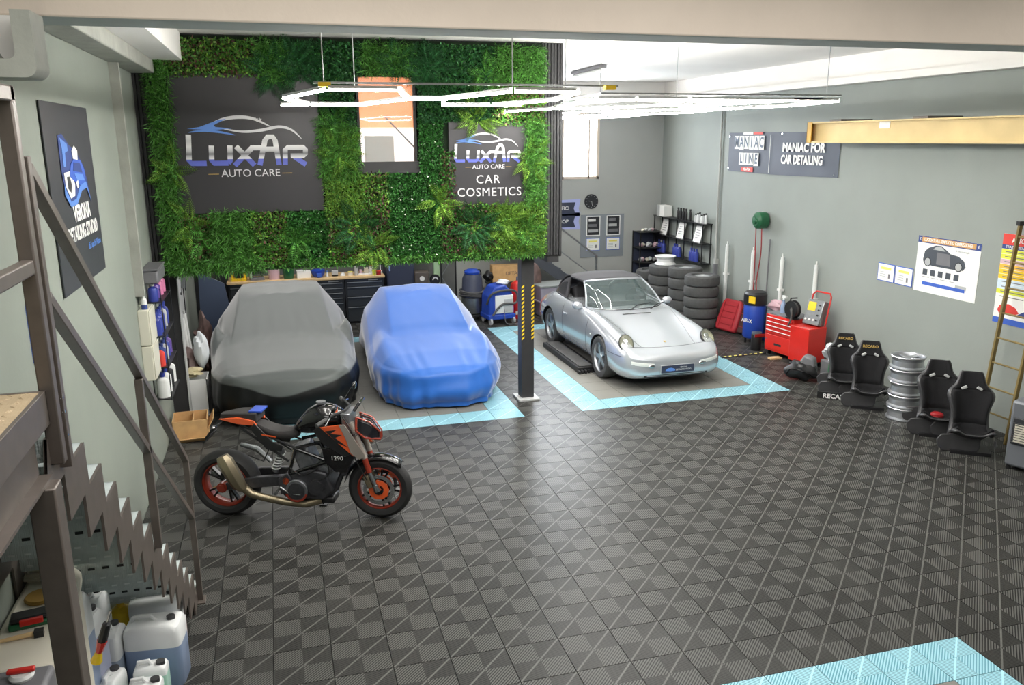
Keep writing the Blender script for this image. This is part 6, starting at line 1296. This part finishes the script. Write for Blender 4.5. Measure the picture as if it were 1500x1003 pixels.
# ------------------------------------------------------------ under the mezzanine
mat('cabinet_black', (50, 52, 55), .4, .2, var=.05); mat('drawer_grey', (64, 68, 72), .35, .3)
ww = struct(B().box(XL, 3.6, YB - .02, YB, 0, 2.3).obj('trim_13', 'mez_wall'))
for i, x0 in enumerate((-.98, 0.42, 1.19)):
    w_ = (1.38, .76, .76)[i]
    t = thing('drawer_cabinet', ('long dark tool cabinet at the left under the wooden worktop', 'dark tool cabinet with thin drawers in the middle under the worktop', 'dark tool cabinet with deep drawers at the right under the worktop')[i], 'cabinet', (x0, 16.2, 0), 0, 'tool cabinets under the worktop')
    B().box(0, w_, 0, .6, .06, .9).obj('body', 'cabinet_black', t, bevel=.006); B().box(0, w_, .03, .6, 0, .06).obj('plinth', 'black_plastic', t)
    hs = ((.3, .3), (.1, .1, .1, .1, .2, .2), (.1, .2, .2, .3))[i]; z = .84
    B().box(.04, w_ - .04, -.012, 0, .845, .885).obj('top_rail', 'drawer_grey', t); B().box(w_ * .6, w_ * .85, -.016, -.012, .855, .875).obj('badge', 'light_grey', t)
    for h in hs:
        for a, b_ in ((.04, w_ - .04),) if i else ((.04, w_ / 2 - .01), (w_ / 2 + .01, w_ - .04)):
            d_ = B().box(a, b_, -.02, 0, z - h + .008, z - .004).obj('drawer', 'drawer_grey', t, bevel=.003); B().box(a, b_, -.035, -.02, z - .022, z - .008).obj('drawer_pull', 'steel', d_, bevel=.002)
        z -= h
B().box(-1.0, 1.97, 16.15, 16.82, .9, .945).obj('worktop', 'wood', bevel=.006); tag(bpy.data.objects['worktop'], 'long pale wooden worktop across the dark tool cabinets', 'worktop')
t = thing('tall_cabinet', 'tall dark double-door cabinet at the far left under the mezzanine', 'cabinet', (-1.44, 16.45, 0)); B().box(0, .46, 0, .5, 0, 2.1).obj('body', 'cabinet_black', t)
for a in (.01, ): B().box(.01, .45, -.02, 0, .05, 2.08).obj('door', 'cabinet_black', t, bevel=.004)
B().box(.38, .41, -.035, -.02, 1.15, 1.25).obj('handle', 'chrome', t)
struct(B().box(-1.45, -1.2, 15.0, 16.4, 0, 2.3).obj('trim_14', 'cabinet_black'))
for k, (x0, w_, c, lb) in enumerate(((2.03, .55, 'banner_navy', 'tall navy-grey locker right of the worktop'),)):
    t = thing('locker', lb, 'locker', (x0, 16.3, 0)); B().box(0, w_, 0, .6, 0, 2.1).obj('body', c, t, bevel=.006); B().box(.02, w_ - .02, -.02, 0, .05, 2.06).obj('door', c, t, bevel=.004); B().box(.04, .07, -.03, -.02, 1.0, 1.1).obj('handle', 'chrome', t)
# green post and rack behind the blue car
mat('pale_green', (158, 186, 148), .6)
tag(B().box(3.0, 3.12, 16.4, 16.52, 0, 2.3).obj('green_post', 'pale_green', bevel=.005), 'pale green upright post behind the blue covered car', 'post')
t = thing('brace_rack', 'dark upright frame with diagonal braces right of the green post', 'rack', (3.16, 16.5, 0))
for x in (0, .3): B().box(x, x + .03, 0, .03, 0, 2.2).obj('upright', 'black_metal', t)
for k in range(4): B().bar((.015 if k % 2 else .31, .015, .3 + .5 * k), (.31 if k % 2 else .015, .015, .8 + .5 * k), .015).obj('brace', 'steel', t)
t = thing('pink_machine', 'pinkish machine box behind the roof of the blue covered car', 'machine', (2.72, 16.3, .55)); B().box(-.14, .14, -.1, .14, 0, .42).obj('case', 'brown_steel', t, bevel=.02); B().cyl((0, -.1, .28), (0, -.11, .28), .05).obj('light', 'white', t); B().box(-.14, .14, -.1, .14, -.55, 0).obj('stand', 'black_plastic', t)
t = thing('round_gauge', 'black round dial with white arc beside the green post', 'gauge', (3.0, 16.3, .78)); B().lathe([(0, -.03), (.1, -.03), (.11, 0), (0, .02)], (0, 0, 0), 'y', 24).obj('dial', 'black_plastic', t); B().prism([(.06 * math.cos(a), .06 * math.sin(a)) for a in [PI * k / 10 for k in range(11)]] + [(.035 * math.cos(a), .035 * math.sin(a)) for a in [PI * (10 - k) / 10 for k in range(11)]], -.034, -.031).obj('white_arc', 'white', t, smooth=0); B().box(-.02, .02, 0, .09, -.78, 0).obj('stand', 'black_plastic', t)
# wet vacuum
t = thing('wet_vacuum', 'tall drum wet vacuum with a black push handle behind the blue covered car', 'vacuum cleaner', (3.68, 15.9, 0), .2)
B().lathe([(0, .14), (.2, .14), (.22, .17), (.22, .45), (.2, .47)], n=28).obj('drum', 'steel', t); B().lathe([(.2, .47), (.235, .48), (.235, .52), (.215, .56), (.2, .84), (.16, .92), (0, .93)], n=28).obj('motor_head', 'banner_navy', t); B().lathe([(0, .93), (.15, .93), (.16, .97), (.1, 1.02), (0, 1.03)], n=20).obj('top_cap', 'blue_plastic', t)
B().tube([(.24, .12, .1), (.26, .14, .9), (.24, .14, .97), (-.1, .14, .98)], .014, 8).obj('push_handle', 'black_metal', t)
for k in range(3): B().tube([(.245 * math.cos(a) * (1 + .02 * k), .245 * math.sin(a) * (1 + .02 * k), .50 + .045 * k + .02 * math.sin(a * 2 + k)) for a in [2 * PI * j / 24 for j in range(24)]], .02, 8, closed=True).obj('hose_loop', 'rubber', t)
B().box(-.22, .24, -.24, .24, .08, .13).obj('trolley', 'black_plastic', t, bevel=.01)
for x in (-.18, .2):
    for y in (-.2, .2): B().cyl((x - .015, y, .045), (x + .015, y, .045), .045, n=14).obj('castor', 'black_plastic', t)
# carpet extractor
t = thing('carpet_extractor', 'blue and white carpet extractor on wheels left of the pillar', 'cleaning machine', (4.08, 15.45, 0), .12)
B().prism([(-.26, .1), (.28, .1), (.28, .3), (.24, .62), (.1, .78), (-.12, .74), (-.24, .56)], -.2, .25).obj('body', 'blue_plastic', t, bevel=.03)
B().box(-.13, .25, -.225, -.19, .22, .58).obj('tank_panel', 'white_plastic', t, bevel=.012); B().box(.05, .24, -.23, -.2, .24, .5).obj('mesh_panel', 'light_grey', t, bevel=.006)
B().box(-.27, .3, -.23, .27, .1, .2).obj('base', 'blue_plastic', t, bevel=.02)
for x in (-.22, .26): B().cyl((x - .02, -.2, .07), (x + .02, -.2, .07), .07, n=18).obj('wheel', 'light_grey', t); B().cyl((x - .02, .2, .07), (x + .02, .2, .07), .07, n=18).obj('wheel', 'light_grey', t)
B().tube(spline([(-.26, -.1, .4), (-.2, -.22, .62), (.1, -.24, .68), (.32, -.2, .62), (.3, -.24, .42), (.0, -.25, .4), (-.2, -.26, .2)], 8), .022, 8).obj('hose', 'rubber', t)
lump(B(), (.12, 0, .80), (.12, .12, .06), 14, .2).obj('folded_cloth', 'bag_white', t)
B().tube(spline([(.05, -.25, .3), (.06, -.3, .05), (.2, -.34, .015), (.35, -.3, .015)], 6), .008, 6).obj('cord', 'grey_plastic', t)
t = thing('red_cylinder', 'red gas cylinder between the extractor and the pillar', 'cylinder', (4.58, 15.75, 0)); B().lathe([(0, 0), (.14, 0), (.15, .02), (.15, .62), (.12, .72), (.04, .77), (0, .78)]).obj('body', 'red_paint', t); B().cyl((0, 0, .77), (0, 0, .85), .025).obj('valve', 'chrome', t); B().box(-.08, .08, -.156, -.145, .1, .16).obj('label_band', 'cream', t)
t = thing('shelf_bench', 'low dark bench behind the extractor carrying a cardboard box', 'bench', (4.55, 16.35, 0)); B().box(-.45, .5, -.12, .2, .62, .66).obj('top', 'black_metal', t)
for x in (-.42, .46): B().box(x, x + .03, -.1, .18, 0, .62).obj('leg', 'black_metal', t)
t = thing('cardboard_box', 'wide cardboard box on the bench by the mezzanine pillar', 'box', (4.55, 16.4, .66), -.05); B().box(-.34, .38, -.12, .12, 0, .34).obj('carton_body', 'cardboard', t, bevel=.004); text('print', 'DETAIL', .1, 'brown_steel', t, (.1, -.122, .17), FRONT, .0004)
tag(lump(B(), (4.12, 16.3, .79), (.1, .1, .11), 17, .3).obj('hose_heap', 'black_plastic'), 'heap of black hose left of the cardboard box', 'hose')
tag(lump(B(), (4.98, 15.98, .45), (.14, .1, .45), 18, .3).obj('dark_bundle', 'sack'), 'dark bundled gear behind the pillar, left of the grey tote', 'bundle')
# things on the worktop
WZ = .945
def small(name, label, cat, x, parts, y=16.35, g='items on the wooden worktop'):
    t = thing(name, label, cat, (x, y, WZ), rnd.uniform(-.2, .2), g)
    for nm, kind, a, m_ in parts:
        bb = B()
        if kind == 'b': bb.box(*a)
        elif kind == 'c': bb.cyl((a[0], a[1], a[2]), (a[0], a[1], a[3]), a[4], a[5] if len(a) > 5 else None, n=14)
        elif kind == 'l': bb.lathe(a, n=16)
        bb.obj(nm, m_, t, bevel=.004 if kind == 'b' else 0)
small('tool_case', 'yellow and black power tool stand at the left end of the worktop', 'tool', -.78, [('base', 'b', (-.14, .14, -.1, .1, 0, .06), 'yellow'), ('body', 'b', (-.05, .07, -.08, .08, .06, .22), 'black_plastic'), ('side_grip', 'b', (-.13, -.09, -.06, .06, .06, .18), 'yellow'), ('side_grip', 'b', (.1, .14, -.06, .06, .06, .2), 'yellow')])
small('grinder', 'grey-green bench machine beside the yellow tool on the worktop', 'machine', -.46, [('base', 'b', (-.12, .14, -.1, .1, 0, .05), 'grey_plastic'), ('column', 'b', (-.12, -.08, -.06, .06, .05, .26), 'pale_green'), ('head', 'b', (-.08, .12, -.06, .06, .12, .22), 'dark_print')])
small('pink_tub', 'translucent pinkish tub on the worktop', 'tub', -.13, [('body', 'c', (0, 0, 0, .2, .1, .115), 'row_pink'), ('lid', 'c', (0, 0, .2, .22, .12), 'white_plastic')])
small('green_pot', 'green pot behind the hanging leaves on the worktop', 'pot', .14, [('body', 'c', (0, 0, 0, .2, .09, .12), 'green'), ('rim', 'c', (0, 0, .2, .215, .125), 'pale_green')])
small('white_box', 'white box on the worktop left of the blue bowl', 'box', .42, [('carton_body', 'b', (-.13, .13, -.08, .08, 0, .13), 'paper'), ('lid', 'b', (-.135, .0, -.085, .085, .13, .145), 'white')])
small('blue_bowl', 'blue cap-shaped bowl on the worktop', 'bowl', .70, [('body', 'l', [(0, .02), (.08, 0), (.12, .05), (.13, .13), (.1, .15), (0, .15)], 'blue_plastic'), ('front_flap', 'b', (-.04, .05, -.16, -.1, .01, .09), 'blue_print')])
small('spray_nozzle_unit', 'small white and blue spray head on the worktop', 'nozzle', .87, [('body', 'c', (0, 0, 0, .08, .03, .012), 'white_plastic'), ('nozzle_tip', 'c', (0, 0, .08, .11, .012), 'logo_blue')])
small('polisher', 'grey hand polisher on the worktop', 'tool', 1.02, [('body', 'b', (-.06, .06, -.05, .05, .03, .11), 'light_grey'), ('pad', 'c', (0, 0, 0, .03, .06), 'black_plastic')])
small('white_dome', 'white dome cap on the worktop left of the cream tub', 'cap', 1.17, [('body', 'l', [(0, .06), (.03, .055), (.05, .02), (.052, 0)], 'white_plastic'), ('knob', 'c', (0, 0, .055, .07, .01), 'light_grey')])
small('cream_tub', 'small cream tub on the worktop left of the tall clear bottle', 'tub', 1.32, [('body', 'c', (0, 0, 0, .06, .05), 'cream'), ('lid', 'c', (0, 0, .06, .075, .053), 'pale_yellow')])
small('tall_bottle', 'tall clear bottle with a pump on the worktop', 'bottle', 1.43, [('body', 'c', (0, 0, 0, .18, .035), 'light_grey'), ('pump', 'c', (0, 0, .18, .27, .012), 'white_plastic')], 16.3)
small('white_tray', 'white tray of brown fittings on the worktop', 'tray', 1.62, [('tray_base', 'b', (-.18, .18, -.08, .08, 0, .03), 'white'), ('fitting', 'c', (-.1, 0, .03, .1, .03), 'row_pink'), ('fitting', 'b', (-.03, .05, -.04, .04, .03, .14), 'rope'), ('fitting', 'c', (.04, .02, .03, .1, .03), 'cream')])
small('red_capped_jar', 'white jar with a red lid on the white tray', 'jar', 1.74, [('body', 'c', (0, 0, 0, .15, .035), 'white'), ('lid', 'c', (0, 0, .15, .19, .04), 'red_paint')], 16.5)
small('lime_cup', 'pale lime cup on the worktop right of the white tray', 'cup', 1.77, [('body', 'c', (0, 0, 0, .11, .03, .04), 'row_lime'), ('rim', 'c', (0, 0, .11, .115, .043), 'cream')], 16.22)
small('red_pot', 'low dark red pot on the worktop', 'pot', 1.86, [('body', 'c', (0, 0, 0, .07, .045, .05), 'red_leather'), ('lid', 'c', (0, 0, .07, .085, .052), 'red_print')], 16.24)
small('white_tap', 'white swan-neck gooseneck lamp at the right end of the worktop', 'lamp', 1.92, [('base', 'b', (-.03, .03, -.04, .04, 0, .05), 'white'), ('neck', 'c', (0, 0, .05, .27, .01), 'white')], 16.42)
